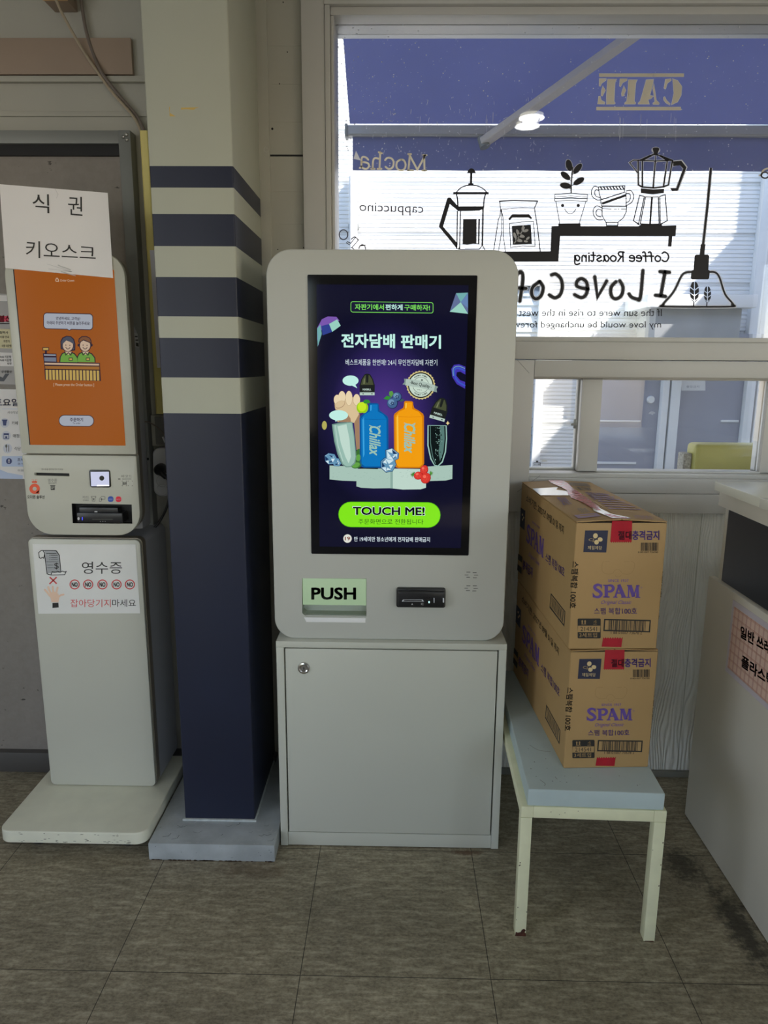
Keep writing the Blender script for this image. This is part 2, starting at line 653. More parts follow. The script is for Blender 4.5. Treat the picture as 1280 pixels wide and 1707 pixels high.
class Print:
    """marks laid on a surface: at(x, y) gives the 3D point, up is the surface's normal"""

    def __init__(s, at, normal, lift=.0004, step=.00012):
        s.at, s.n, s.lift, s.step = at, Vector(normal).normalized(), lift, step
        s.mb = MB()
        s.t = lambda x, y: (x, y)
        s.ws = 1.0

    def crop(s, ox, oy, sc):
        s.t = lambda x, y: (ox + x * sc, oy + y * sc)
        return s

    def P(s, x, y, layer):
        return Vector(s.at(*s.t(x, y))) + s.n * (s.lift + s.step * layer)

    def poly(s, pts, m, layer=0):
        s.mb.face([s.P(x, y, layer) for x, y in pts], m)
        return s

    def rect(s, x0, y0, x1, y1, m, layer=0, r=0.0, slope=0.0):
        pts = rr2(x0, x1, y0, y1, r, 6) if r else [(x0, y0), (x1, y0), (x1, y1), (x0, y1)]
        return s.poly([(x, y + slope * (x - x0)) for x, y in pts], m, layer)

    def ell(s, cx, cy, rx, ry, m, layer=0, n=28, rot=0.0):
        c_, s_ = math.cos(rot), math.sin(rot)
        return s.poly([(cx + rx * math.cos(a) * c_ - ry * math.sin(a) * s_, cy + rx * math.cos(a) * s_ + ry * math.sin(a) * c_)
                       for a in (2 * math.pi * k / n for k in range(n))], m, layer)

    def ring(s, cx, cy, rx, ry, w, m, layer=0, n=32, a0=0, a1=360):
        for k in range(n):
            a, b = math.radians(a0 + (a1 - a0) * k / n), math.radians(a0 + (a1 - a0) * (k + 1) / n)
            s.poly([(cx + (rx - w) * math.cos(a), cy + (ry - w) * math.sin(a)), (cx + rx * math.cos(a), cy + ry * math.sin(a)),
                    (cx + rx * math.cos(b), cy + ry * math.sin(b)), (cx + (rx - w) * math.cos(b), cy + (ry - w) * math.sin(b))], m, layer)
        return s

    def stroke(s, pts, w, m, layer=0, smooth=False, closed=False, cap=True, halo=None, hw=0.0):
        """one continuous ribbon along pts, mitred at the corners, with round ends"""
        if halo:
            s.stroke(pts, w * s.ws + 2 * hw, halo, layer - 1, smooth, closed, cap)
        w = w * (s.ws if w < 12 else 1)
        pts = [Vector(p) for p in pts]
        if smooth and len(pts) > 2:
            pts = catmull(pts, 6, closed)
        pts = [p for k, p in enumerate(pts) if k == 0 or (p - pts[k - 1]).length > 1e-5]
        n = len(pts)
        if n < 2:
            return s
        lf, rt = [], []
        for i in range(n):
            a = pts[i - 1] if i > 0 or closed else None
            b = pts[(i + 1) % n] if i < n - 1 or closed else None
            d1 = (pts[i] - a).normalized() if a is not None else None
            d2 = (b - pts[i]).normalized() if b is not None else None
            d1, d2 = d1 or d2, d2 or d1
            n1, n2 = Vector((-d1.y, d1.x)), Vector((-d2.y, d2.x))
            mt = n1 + n2
            if mt.length < .2:
                mt = n1.copy()
            mt.normalize()
            k = min(1 / max(mt.dot(n1), .35), 2.2) * w / 2
            lf.append(pts[i] + mt * k)
            rt.append(pts[i] - mt * k)
        for i in range(n if closed else n - 1):
            j = (i + 1) % n
            s.poly([lf[i], lf[j], rt[j], rt[i]], m, layer)
        if cap and not closed:
            for p, q in ((pts[0], pts[1]), (pts[-1], pts[-2])):
                d = (p - q).normalized()
                a0 = math.atan2(d.y, d.x)
                s.poly([(p.x + w / 2 * math.cos(a0 + math.pi * (k / 6 - .5)), p.y + w / 2 * math.sin(a0 + math.pi * (k / 6 - .5))) for k in range(7)], m, layer)
        return s

    def text(s, body, x0, y0, x1, y1, m, layer=1, bold=0.0, mirror=False, shear=0.0, slope=0.0, cw=False, spacing=1.0, quad=None):
        vs, fs = text_mesh(body, bold, shear, spacing)
        pts = []
        for u, v in vs:
            if mirror:
                u = 1 - u
            if quad:                                  # four corners: top left, top right, bottom right, bottom left
                a, b, c_, d = [Vector(q) for q in quad]
                q = a.lerp(b, u).lerp(d.lerp(c_, u), 1 - v)
                x, y = q.x, q.y
            elif cw:
                x, y = x0 + v * (x1 - x0), y0 + u * (y1 - y0)
            else:
                x, y = x0 + u * (x1 - x0), y1 - v * (y1 - y0)
                y += slope * (x - x0)
            pts.append(s.P(x, y, layer))
        bv = [s.mb.bm.verts.new(p) for p in pts]
        k = s.mb.mi(m)
        for f in fs:
            try:
                s.mb.bm.faces.new([bv[i] for i in f]).material_index = k
            except ValueError:
                pass
        return s

    def bars(s, x0, y0, x1, y1, m, layer=1, n=34, seed=1):
        rnd = random.Random(seed)
        ws = [rnd.choice((1, 1, 1, 2, 2, 3)) for _ in range(2 * n)]
        tot = sum(ws)
        x = x0
        for i, w in enumerate(ws):
            dx = (x1 - x0) * w / tot
            if i % 2 == 0:
                s.rect(x, y0, x + dx, y1, m, layer)
            x += dx
        return s

    def build(s, name, parent=None):
        mb, s.mb = s.mb, MB()
        return mb.build(name, parent)


def on_y_map(Y):
    return lambda x, y: on_y(x, y, Y)


FRONT = Vector((0, -1, 0))


def front_print(Y, **kw):
    return Print(on_y_map(Y), FRONT, **kw)


# hand lettering (strokes on a unit height, y up)
HAND = {
    'C': (.72, [[(.62, .85), (.42, 1), (.16, .82), (.05, .45), (.2, .08), (.42, 0), (.63, .15)]]),
    'o': (.62, [[(.32, .62), (.08, .45), (.08, .15), (.28, 0), (.5, .15), (.52, .42), (.36, .6)]]),
    'f': (.52, [[(.5, .95), (.36, 1.0), (.26, .8), (.22, 0)], [(.05, .55), (.48, .58)]]),
    'e': (.62, [[(.1, .33), (.5, .38), (.48, .56), (.28, .63), (.1, .45), (.1, .15), (.28, 0), (.52, .1)]]),
    'R': (.68, [[(.12, 1), (.1, 0)], [(.02, .96), (.4, 1.0), (.52, .78), (.36, .55), (.12, .5)], [(.24, .5), (.56, 0)]]),
    'a': (.66, [[(.48, .55), (.25, .62), (.07, .35), (.15, .05), (.35, .05), (.49, .5)], [(.5, .6), (.48, .2), (.56, 0)]]),
    's': (.55, [[(.45, .55), (.25, .63), (.1, .48), (.28, .33), (.46, .18), (.28, 0), (.05, .1)]]),
    't': (.5, [[(.25, .95), (.22, .2), (.33, 0), (.45, .08)], [(.05, .62), (.45, .64)]]),
    'i': (.28, [[(.12, .6), (.12, 0)], [(.13, .84), (.13, .86)]]),
    'n': (.6, [[(.1, .62), (.1, 0)], [(.1, .38), (.3, .62), (.45, .48), (.46, 0)]]),
    'g': (.66, [[(.48, .55), (.25, .62), (.07, .38), (.15, .1), (.35, .1), (.49, .5)], [(.5, .6), (.5, -.2), (.3, -.34), (.08, -.25)]]),
    ' ': (.38, []),
}


def hand_text(pr, body, x0, x1, ybase, h, w, m, layer=1, mirror=False, slope=0.0):
    tot = sum(HAND[c][0] for c in body)
    x = 0.0
    for c in body:
        adv, st = HAND[c]
        for q in st:
            pts = []
            for gx, gy in q:
                u = (x + gx) / tot
                px = x1 - u * (x1 - x0) if mirror else x0 + u * (x1 - x0)
                pts.append((px, ybase - gy * h + slope * (px - x0)))
            pr.stroke(pts, w, m, layer, smooth=len(pts) > 2)
        x += adv


def spam_letters(pr, x0, y0, x1, y1, m, layer=1, slope=0.0):
    """bold slab-serif capitals S P A M in a box"""
    Wd, Hh = x1 - x0, y1 - y0

    def T(u, v):
        x = x0 + u * Wd
        return (x, y0 + v * Hh + slope * (x - x0))

    def poly(p):
        pr.poly([T(*q) for q in p], m, layer)

    def thick(pts, w):
        # strokes with width in box-height units, converted along both axes
        pv = catmull([Vector((p[0] * Wd, p[1] * Hh)) for p in pts], 7) if len(pts) > 2 else [Vector((p[0] * Wd, p[1] * Hh)) for p in pts]
        n_ = len(pv)
        Lf, Rt = [], []
        for i, p in enumerate(pv):
            d = (pv[min(i + 1, n_ - 1)] - pv[max(i - 1, 0)]).normalized()
            t_ = i / (n_ - 1)
            ww = (w[0] * (1 - t_) * (1 - t_) + 2 * w[1] * t_ * (1 - t_) + w[2] * t_ * t_) * Hh / 2
            q = Vector((-d.y, d.x)) * ww
            Lf.append(p + q)
            Rt.append(p - q)
        for i in range(n_ - 1):
            pr.poly([(v.x + x0, v.y + y0 + slope * v.x) for v in (Lf[i], Lf[i + 1], Rt[i + 1], Rt[i])], m, layer)
    # S
    thick([(.185, .2), (.15, .07), (.095, .06), (.045, .2), (.075, .39), (.14, .53), (.185, .73), (.135, .93), (.06, .93), (.018, .78)], (.12, .34, .12))
    poly([(.172, .02), (.2, .02), (.2, .33), (.182, .33)])
    poly([(.0, .66), (.018, .66), (.036, .98), (.008, .98)])
    # P
    poly([(.255, .04), (.325, .04), (.325, .98), (.255, .98)])
    poly([(.225, .89), (.36, .89), (.36, .98), (.225, .98)])
    poly([(.225, .04), (.34, .04), (.34, .12), (.225, .12)])
    thick([(.32, .09), (.385, .09), (.43, .2), (.43, .38), (.385, .52), (.32, .54)], (.1, .34, .1))
    # A
    thick([(.56, .02), (.475, .95)], (.13, .13, .13))
    thick([(.55, .02), (.66, .95)], (.26, .27, .28))
    thick([(.51, .64), (.61, .64)], (.1, .1, .1))
    poly([(.435, .9), (.525, .9), (.525, .98), (.435, .98)])
    poly([(.6, .9), (.705, .9), (.705, .98), (.6, .98)])
    # M
    poly([(.745, .04), (.775, .04), (.765, .98), (.737, .98)])
    poly([(.71, .9), (.79, .9), (.79, .98), (.71, .98)])
    poly([(.72, .04), (.80, .04), (.80, .12), (.72, .12)])
    thick([(.785, .06), (.86, .9)], (.26, .26, .26))
    thick([(.935, .06), (.86, .9)], (.1, .1, .1))
    poly([(.91, .04), (.965, .04), (.975, .98), (.915, .98)])
    poly([(.895, .9), (1.0, .9), (1.0, .98), (.895, .98)])
    poly([(.915, .04), (.985, .04), (.985, .12), (.915, .12)])


# ------------------------------------------------------------------ shared materials
M_wall = mat('painted_wall', L(150, 149, 140, 1.6), rough=.6, var=.04, vscale=3, bump=.12, bscale=90)
M_wall_tan = mat('beige_board', L(140, 124, 110, 1.5), rough=.6, var=.04, vscale=3)
M_ceil = mat('ceiling_paint', (.62, .62, .58), rough=.8)
M_floor = floor_material()
M_board = wood_emboss_material()
M_stone = stone_material()
M_frame = mat('window_frame_white', L(158, 157, 153, 1.72), rough=.35, var=.02)
M_cream = mat('cream_paint', L(150, 152, 139, 1.58), rough=.45, var=.03, vscale=4, bump=.05, bscale=70)
M_navy = mat('navy_paint', L(32, 39, 66, .75), rough=.42, var=.08, vscale=4, bump=.06, bscale=50)
M_plinth = mat('grey_blue_floor_paint', L(122, 127, 129, 2.2), rough=.45, var=.16, vscale=14, bump=.3, bscale=30)
M_alu = mat('grey_aluminium', L(98, 100, 98, 2.0), rough=.4, metal=.2, var=.05)
M_white = mat('white_laminate', L(151, 152, 143, 2.05), rough=.32, var=.015, vscale=3)
M_white2 = mat('white_powder_coat', L(151, 152, 146, 1.78), rough=.38, var=.015, vscale=3)
M_dark = mat('black_plastic', (.012, .012, .014), rough=.3)
M_black = mat('matte_black', (.006, .006, .007), rough=.6)
M_bezel = mat('black_glass_bezel', (.006, .006, .008), rough=.07, spec=.3)
M_bronze = mat('bronze_edge', L(92, 86, 76, 2.4), rough=.35, metal=.3)
M_greyside = mat('grey_kiosk_side', (.42, .43, .46), rough=.4)
M_paper = mat('white_paper', L(162, 160, 160, 2.55), rough=.7, var=.015, vscale=5)
M_steel = mat('chrome', (.55, .54, .52), rough=.18, metal=1)
M_glass = glass_mat('window_glass')
I_black = ink('ink_black', 34, 32, 30, 1.6)
I_grey = ink('ink_grey', 84, 84, 80, 2.0)
I_purple = ink('ink_purple', 76, 56, 118, 2.0)
I_navy = ink('ink_navy', 38, 40, 60, 1.5)
I_red = ink('ink_red', 150, 50, 50, 2.3)
I_tan = ink('ink_cardboard', 148, 120, 79, 1.62)
M_card = mat('corrugated_cardboard', L(148, 120, 79, 1.62), rough=.7, var=.05, vscale=5, bump=.08, bscale=40)
M_tape = mat('red_tape', L(158, 22, 38, 1.35), rough=.22, var=.08, vscale=30, bump=.2, bscale=40)

# ================================================================== THE SETTING
WY = 2.30                                     # inner face of the wall in front of us


def struct(mb, name, label, cat, parent=None):
    o = mb.build(name, parent)
    if parent is None:
        tag(o, label, cat, kind='structure')
    return o


struct(MB().box(X0, X1, REAR_Y, WY + .02, -.06, 0, M_floor), 'floor', 'worn grey brown vinyl tile floor of the room', 'floor')
ceil_ = struct(MB().box(X0, X1, REAR_Y, WY + .12, ZC, ZC + .12, M_ceil), 'ceiling', 'pale painted ceiling with small round downlights', 'ceiling')
M_lamp = mat('downlight_diffuser', (.8, .8, .75), emit=(1.0, .98, .80), es=6.0)
for lx, ly in LAMPS:
    r_ = MB().lathe([(.062, 0), (.082, -.002), (.084, .004), (.084, .012)], (lx, ly, ZC - .012), (0, 0, 1), M_white2, 32)
    fr_ = r_.build('downlight', ceil_)
    MB().lathe([(0, 0), (.061, 0), (.061, .004), (0, .004)], (lx, ly, ZC - .010), (0, 0, 1), M_lamp, 32).build('diffuser', fr_)

struct(MB().box(X0, -.22, WY, WY + .12, 0, ZC, M_wall), 'wall_back', 'painted panel wall with faint joints behind the kiosks', 'wall')
w_ = MB()
w_.box(-.22, X1, WY, WY + .12, 0, .95, M_board)
struct(w_, 'wall_lower', 'embossed wood grain white boards under the window', 'wall')
struct(MB().box(-.22, X1, WY, WY + .12, 2.452, ZC, M_wall), 'wall_upper', 'painted wall strip above the large window', 'wall')
w_ = MB()
w_.box(X0 - .12, X0, REAR_Y, -1.9, 0, ZC, M_wall).box(X0 - .12, X0, .1, WY + .12, 0, ZC, M_wall)
w_.box(X0 - .12, X0, -1.9, .1, 0, .72, M_wall).box(X0 - .12, X0, -1.9, .1, 2.28, ZC, M_wall)
struct(w_, 'wall_left', 'painted wall at the far side beyond the door', 'wall')
w_ = MB()
w_.box(X1, X1 + .12, REAR_Y, -1.6, 0, ZC, M_wall).box(X1, X1 + .12, .4, WY + .12, 0, ZC, M_wall)
w_.box(X1, X1 + .12, -1.6, .4, 0, .72, M_wall).box(X1, X1 + .12, -1.6, .4, 2.28, ZC, M_wall)
struct(w_, 'wall_right', 'painted wall beyond the waste cabinet', 'wall')
w_ = MB()
M_dkw = mat('dark_shelving', (.035, .03, .028), rough=.6, var=.3, vscale=3)  # lower rear wall kept dark to darken the screen's reflection
w_.box(X0, -3.0, REAR_Y - .12, REAR_Y, 0, ZC, M_wall).box(-.9, 1.2, REAR_Y - .12, REAR_Y, 1.95, ZC, M_wall).box(-.9, 1.2, REAR_Y - .12, REAR_Y, 0, 1.95, M_dkw).box(3.0, X1, REAR_Y - .12, REAR_Y, 0, ZC, M_wall)
for a, b in ((-3.0, -.9), (1.2, 3.0)):
    w_.box(a, b, REAR_Y - .12, REAR_Y, 0, .7, M_wall).box(a, b, REAR_Y - .12, REAR_Y, 2.3, ZC, M_wall)
struct(w_, 'wall_rear', 'wall opposite the kiosks with two openings for added fill light', 'wall')

# ---- mouldings and panel joints on the wall
w_ = MB()
w_.box(-.425, -.388, WY - .012, WY, 0, ZC, M_wall, .002)
w_.lathe([(0, -.002), (.006, -.002), (.008, 0)], on_y(444, 249, WY - .013), (0, -1, 0), M_frame, 12)
struct(w_, 'trim_1', 'narrow vertical trim strip beside the striped column', 'trim')
struct(MB().box(-.287, -.219, WY - .022, WY, .95, ZC, M_frame, .003), 'trim_2', 'flat white pilaster at the left of the large window', 'trim')
w_ = MB()
g_ = on_y(480, 259, WY).z
w_.box(-.388, -.287, WY - .0015, WY, g_ - .003, g_ + .002, M_black)
for py in (75, 139, 202, 318, 372):
    z_ = on_y(480, py, WY).z
    w_.box(-.388, -.287, WY - .0012, WY, z_ - .0025, z_ + .0015, M_wall)
for px, py in ((454, 215), (479, 87), (466, 140), (463, 416), (446, 356), (472, 4), (506, 413)):
    p_ = on_y(px, py, WY)
    w_.lathe([(0, -.0015), (.0035 if (px, py) == (454, 215) else .0018, -.0015), (.0015, 0)], p_, (0, 1, 0), M_black, 10)
struct(w_, 'trim_3', 'open dark joint and nail holes in the wall panel left of the window', 'trim')
w_ = MB()
za, zb = on_y(100, 125, WY - .02).z, on_y(100, 135, WY - .02).z
w_.box(X0, -.63, WY - .016, WY, zb, za, M_wall, .002)
za, zb = on_y(100, 186, WY).z, on_y(100, 195, WY).z
w_.box(X0, -.63, WY - .006, WY, zb, za, M_wall, .002)
zc_ = on_y(100, 190, WY).z
struct(w_, 'trim_4', 'two horizontal moulding strips on the wall above the grey door', 'trim')
zt_, zb_ = on_y(100, 63, WY - .015).z, on_y(100, 124, WY - .015).z
bd_ = MB().box(-1.75, on_y(220, 100, WY - .015).x, WY - .016, WY, zb_, zt_, M_wall_tan, .002)
struct(bd_, 'trim_5', 'long beige board fixed across the wall above the grey door', 'trim')

# ---- the grey door with its aluminium frame
dr = thing('door_1', 'grey framed door faced with concrete look film behind the ordering kiosk', 'door', (-1.35, 2.285, 0), kind='structure')
fx1, fx0 = on_y(217, 218, 2.255).x, on_y(198, 240, 2.255).x
fz1, fz0 = on_y(100, 217, 2.255).z, on_y(100, 239, 2.255).z
f_ = MB()
f_.box(-1.95, fx0, 2.255, 2.30, fz0, fz1, M_alu, .002)
f_.box(fx0, fx1, 2.253, 2.30, 0, fz1, M_alu, .002)
f_.build('door_frame', dr)
sc_ = MB()
for px, py in ((205.3, 228.4), (210.7, 224.6), (211.3, 233.2)):
    p_ = on_y(px, py, 2.253)
    sc_.lathe([(0, .0015), (.0022, .0015), (.0045, .003), (.0055, .001), (.006, -.001)], p_, (0, -1, 0), M_steel, 14)
sc_.build('corner_bolt_plate', dr)
sa0, sa1 = on_y(236, 763, 2.2525), on_y(250, 767, 2.2525)
MB().box(sa0.x, fx1 - .002, 2.2522, 2.254, sa1.z, sa0.z, M_black).build('frame_slot', dr)
p_ = MB().box(-1.95, fx0, 2.278, 2.30, .075, fz0, M_stone)
p_.build('door_panel', dr)
MB().box(-1.95, fx0, 2.268, 2.30, fz0 - .03, fz0, M_black).build('head_gap', dr)
struct(MB().box(-2.2, -.41, 2.252, 2.30, 0, .075, mat('dark_skirting', L(62, 60, 58, 1.9), rough=.5), .004), 'baseboard_back', 'dark grey skirting under the grey door', 'skirting')
struct(MB().box(.33, X1, 2.285, 2.30, 0, .022, mat('grey_skirting', L(96, 96, 90, 1.8), rough=.5), .003), 'baseboard_right', 'thin skirting strip under the wainscot boards', 'skirting')

# ---- the striped column and its plinth
pl_ = MB().box(-.708, -.340, 1.812, 2.299, 0, .055, M_plinth, .004)
plo_ = struct(pl_, 'column_base', 'low chipped grey blue plinth under the striped column', 'plinth')
rnd = random.Random(21)
M_chip = mat('pale_paint_chip', (.55, .56, .54), rough=.7)
M_scr = mat('dark_scratch', (.09, .095, .10), rough=.7)
pr = Print(lambda x, y: Vector((x, y, .055)), (0, 0, 1))
for k in range(26):
    x, y = rnd.uniform(-.70, -.36), rnd.uniform(1.825, 1.91)
    a = rnd.uniform(-.6, .6)
    l_ = rnd.uniform(.003, .02)
    pr.stroke([(x, y), (x + l_ * math.cos(a), y + l_ * math.sin(a)), (x + l_ * 1.6 * math.cos(a + .5), y + l_ * 1.6 * math.sin(a + .5))], rnd.uniform(.0006, .0014), rnd.choice((M_chip, M_scr, M_scr)), 1, cap=False)
for k in range(16):
    x = rnd.uniform(-.70, -.35)
    pr.ell(x, 1.8175, rnd.uniform(.001, .006), rnd.uniform(.0006, .0015), M_chip, 1, n=8)
pr.build('scratch_specks', plo_)
pr = Print(lambda x, y: Vector((x, 1.812, y)), FRONT)
M_dirt = mat('brown_floor_dirt', (.10, .065, .04), rough=.9, var=.4, vscale=90)
for k in range(60):
    x = rnd.uniform(-.705, -.345)
    pr.ell(x, .0018, rnd.uniform(.002, .008), rnd.uniform(.0008, .0028), M_dirt, 1, n=8)
for k in range(14):
    pr.ell(rnd.uniform(-.70, -.35), rnd.uniform(.012, .05), rnd.uniform(.0008, .003), rnd.uniform(.0005, .0012), rnd.choice((M_chip, M_scr)), 1, n=7)
pr.build('dirt_stain', plo_)
cm = MB()
bands = [(.055, 1.285, M_navy), (1.285, 1.380, M_cream), (1.380, 1.483, M_navy), (1.483, 1.538, M_cream), (1.538, 1.637, M_navy),
         (1.637, 1.713, M_cream), (1.713, 1.791, M_navy), (1.791, 1.854, M_cream), (1.854, 1.905, M_navy), (1.905, ZC, M_cream)]
out_ = rr2(-.632, -.419, 1.924, 2.2985, (.004, .004, .002, .002), 3)
for z0, z1, m_ in bands:
    for (a, b) in zip(out_, out_[1:] + out_[:1]):
        cm.face([(*a, z0), (*b, z0), (*b, z1), (*a, z1)], m_)
bmesh.ops.remove_doubles(cm.bm, verts=cm.bm.verts[:], dist=.0004)
cm.face(xy(out_, ZC), M_cream)
cm.face(xy(out_, .055), M_navy)
col_ = struct(cm, 'column', 'square cream column with navy stripes and solid navy lower half', 'column')
sk = MB()
M_rim = mat('old_white_paint', L(140, 146, 146, 2.2), rough=.6, var=.15, vscale=50)
sk.box(-.638, -.413, 1.917, 1.926, .0552, .061, M_rim, .002)
sk.box(-.421, -.414, 1.924, 2.29, .0552, .061, M_rim, .002)
sk.build('paint_rim', col_)
M_stain = mat('yellow_tape_residue', L(150, 128, 70, 2.2), rough=.7)
pr = Print(on_y_map(1.924), FRONT).crop(0, 0, .3672)
pr.poly([(768, 486), (772, 486), (770, 512), (798, 529), (770, 528)], M_stain)
pr.poly([(822, 489), (905, 487), (888, 492), (880, 499), (846, 496), (822, 498)], M_stain)
pr.build('tape_residue', col_)

# ---- window 1 (large fixed pane) and window 2 (sliding panes under it)
GY = 2.345
win = thing('window_1', 'large fixed window with coffee drawings and reversed lettering on the glass', 'window', (1.2, 2.345, 1.5), kind='structure')
WX0, WZ0, WZ1 = -.193, 1.507, 2.402
XR = 2.72
f_ = MB()
f_.box(-.22, XR, 2.272, 2.44, 2.424, 2.456, M_frame, .003)
f_.box(-.2025, XR - .0305, 2.286, 2.44, WZ1, 2.4235, M_frame, .003)
f_.box(-.2185, -.203, 2.2735, 2.44, 1.4925, 2.4235, M_frame, .003)
f_.box(-.2025, WX0, 2.2865, 2.44, WZ0 + .0005, WZ1 - .0005, M_frame, .003)
f_.box(-.2025, XR - .0305, 2.286, 2.44, 1.4925, WZ0, M_frame, .002)
f_.box(-.22, XR, 2.272, 2.44, 1.4375, 1.492, M_frame, .003)
f_.box(XR - .03, XR, 2.2735, 2.44, 1.4925, 2.4235, M_frame, .003)
f_.build('window_frame', win)
MB().box(WX0, XR - .03, GY, GY + .005, WZ0, WZ1, M_glass).build('inner_pane', win)
MB().box(WX0, XR - .03, GY + .062, GY + .067, WZ0, WZ1, M_glass).build('outer_pane', win)

w2 = thing('window_2', 'low sliding window in a white frame below the large one', 'window', (1.2, 2.345, .95), kind='structure')
f_ = MB()
LZ0, LZ1, LX0 = 1.076, 1.380, .428
f_.box(LX0 + .0005, XR, 2.272, 2.44, LZ1 + .004, 1.4355, M_frame, .003)
f_.box(LX0 + .0005, XR, 2.272, 2.44, .952, 1.016, M_frame, .003)
f_.box(LX0 + .0005, XR, 2.274, 2.44, 1.017, LZ0 - .012, M_frame, .003)
f_.box(-.22, LX0, 2.272, 2.44, .952, 1.4355, M_frame, .003)
f_.box(LX0 + .0005, XR, 2.30, 2.43, LZ1, LZ1 + .006, M_frame, .001)
f_.box(LX0 + .0005, XR, 2.30, 2.43, LZ0 - .013, LZ0, M_frame, .001)
f_.build('window_frame', w2)
j_ = MB()
for (a, b) in (((862, 600), (882, 622)), ((900, 793), (862, 820))):
    p, q = on_y(*a, 2.2715), on_y(*b, 2.2715)
    d = (q - p).normalized()
    n_ = Vector((-d.z, 0, d.x)) * .0005
    j_.face([p + n_, q + n_, q - n_, p - n_], I_grey)
j_.build('mitre_joint', w2)
sx = [on_y(px, 700, 2.34).x for px in (951, 960, 966, 999, 1266)]


def sash(x0, x1, y0, name, wl, wr, sp):
    s_ = MB()
    s_.box(x0, x0 + wl, y0, y0 + .028, LZ0, LZ1, M_frame, .002)
    s_.box(x1 - wr, x1, y0, y0 + .028, LZ0, LZ1, M_frame, .002)
    s_.box(x0, x1, y0, y0 + .028, LZ0, LZ0 + .006, M_frame, .002)
    s_.box(x0, x1, y0, y0 + .028, LZ1 - .005, LZ1, M_frame, .002)
    o = s_.build(name, w2)
    MB().box(x0 + wl, x1 - wr, y0 + .012, y0 + .016, LZ0 + .006, LZ1 - .005, M_glass).build('pane', o)
    return o


sl = sash(LX0, sx[3] - .012, 2.385, 'sash', .002, .052, 0)
sr = sash(sx[2], on_y(1283, 700, 2.34).x + .02, 2.33, 'sash', sx[3] - sx[2], .04, 0)
sash(on_y(1283, 700, 2.34).x - .01, XR - .03, 2.385, 'sash', .035, .03, 0)
lk = MB()
p_ = on_y(958, 706, 2.325)
lk.box(p_.x - .004, p_.x + .006, 2.318, 2.332, p_.z - .016, p_.z + .014, M_alu, .002)
lk.box(p_.x - .014, p_.x + .004, 2.312, 2.322, p_.z - .006, p_.z + .002, M_alu, .002)
lk.build('window_latch', sr)
pr = Print(on_y_map(2.396), FRONT).crop(840, 580, .34375)
pr.rect(143, 556, 177, 559, I_black).rect(143, 556, 145, 572, I_black).rect(175, 556, 177, 572, I_black).rect(143, 570, 177, 572, I_black)
for k in range(5):
    pr.rect(147 + 6 * k, 561, 150 + 6 * k, 568, I_black)
pr.rect(155, 547, 166, 554, I_black)
pr.rect(182, 543, 208, 552, mat('white_sticker', (.7, .7, .68), rough=.5))
pr.build('pane_sticker', sl)

# ---- drawings and lettering stuck on the large pane
DEC = mat('black_vinyl', (.010, .009, .014), rough=.55)
DECW = mat('white_vinyl', (.86, .85, .86), rough=.5, trans=.45)
DECT = mat('tan_vinyl', (.82, .72, .50), rough=.6, var=.03, trans=.8)
DECG = mat('grey_vinyl', L(70, 66, 72, 1.2), rough=.6)


def decal(name, label=None):
    p = Print(on_y_map(GY - .0005), FRONT, lift=.0006, step=.0003)
    p.nm, p.lb, p.ws = name, label, 1.3
    return p


def done(p):
    o = p.build(p.nm, win)
    if p.lb:
        o['label'] = p.lb
    return o


# french press (crop 720,270 scale .15625)
d = decal('french_press_drawing').crop(720, 270, .15625)
d.poly([(374, 120), (385, 90), (405, 72), (420, 68), (440, 74), (458, 95), (466, 120)], DEC)
d.stroke([(419, 115), (415, 230)], 24, DEC, cap=False)
d.poly([(388, 228), (440, 228), (444, 252), (384, 252)], DEC)
d.stroke([(262, 322), (300, 282), (350, 258), (415, 248), (480, 256), (540, 282), (582, 322)], 9, DEC, smooth=True)
d.poly([(226, 321), (605, 321), (605, 346), (226, 346)], DEC)
d.stroke([(262, 346), (272, 400), (276, 476)], 11, DEC, smooth=True)
d.stroke([(570, 346), (556, 400), (550, 476)], 11, DEC, smooth=True)
d.poly([(275, 476), (556, 474), (556, 500), (500, 520), (275, 524)], DEC)
d.poly([(275, 470), (275, 520), (190, 450), (118, 690), (264, 860), (264, 924), (72, 690), (160, 395), (172, 380), (195, 380)], DEC)
d.stroke([(270, 524), (266, 930)], 9, DEC, cap=False)
d.stroke([(304, 524), (294, 930)], 9, DEC, cap=False)
d.stroke([(544, 500), (536, 890)], 18, DEC, cap=False)
d.poly([(332, 610), (476, 608), (474, 868), (490, 868), (494, 608), (512, 606), (505, 880), (440, 872), (380, 884), (326, 880)], DEC)
d.poly([(268, 935), (296, 900), (296, 935)], DEC)
d.stroke([(296, 932), (505, 932), (536, 888), (566, 940)], 7, DEC)
done(d)
# coffee bag
d = decal('coffee_bag_drawing').crop(720, 270, .15625)
d.stroke([(720, 420), (850, 412), (980, 414), (1126, 418)], 11, DEC, smooth=True)
d.stroke([(722, 420), (732, 510), (726, 580), (708, 610), (655, 960)], 7, DEC)
d.stroke([(1126, 418), (1092, 494), (1128, 720), (1154, 960)], 8, DEC)
d.stroke([(735, 506), (826, 498)], 6, DEC)
d.stroke([(836, 496), (960, 490), (1090, 494)], 6, DEC)
d.stroke([(738, 512), (745, 600), (740, 760), (708, 950)], 6, DEC, smooth=True)
d.stroke([(740, 512), (757, 600), (760, 780), (784, 960)], 6, DEC, smooth=True)
d.poly([(814, 606), (855, 558), (1034, 558), (1070, 600), (1055, 610), (1028, 594), (858, 594), (826, 626)], DEC)
d.stroke([(826, 656), (955, 640), (1082, 636), (1100, 900), (960, 896), (838, 912)], 6, DEC, closed=True)
d.poly([(850, 682), (1054, 670), (1066, 876), (862, 884)], DEC)
d.stroke([(880, 864), (930, 790), (985, 700)], 9, DECW, 1)
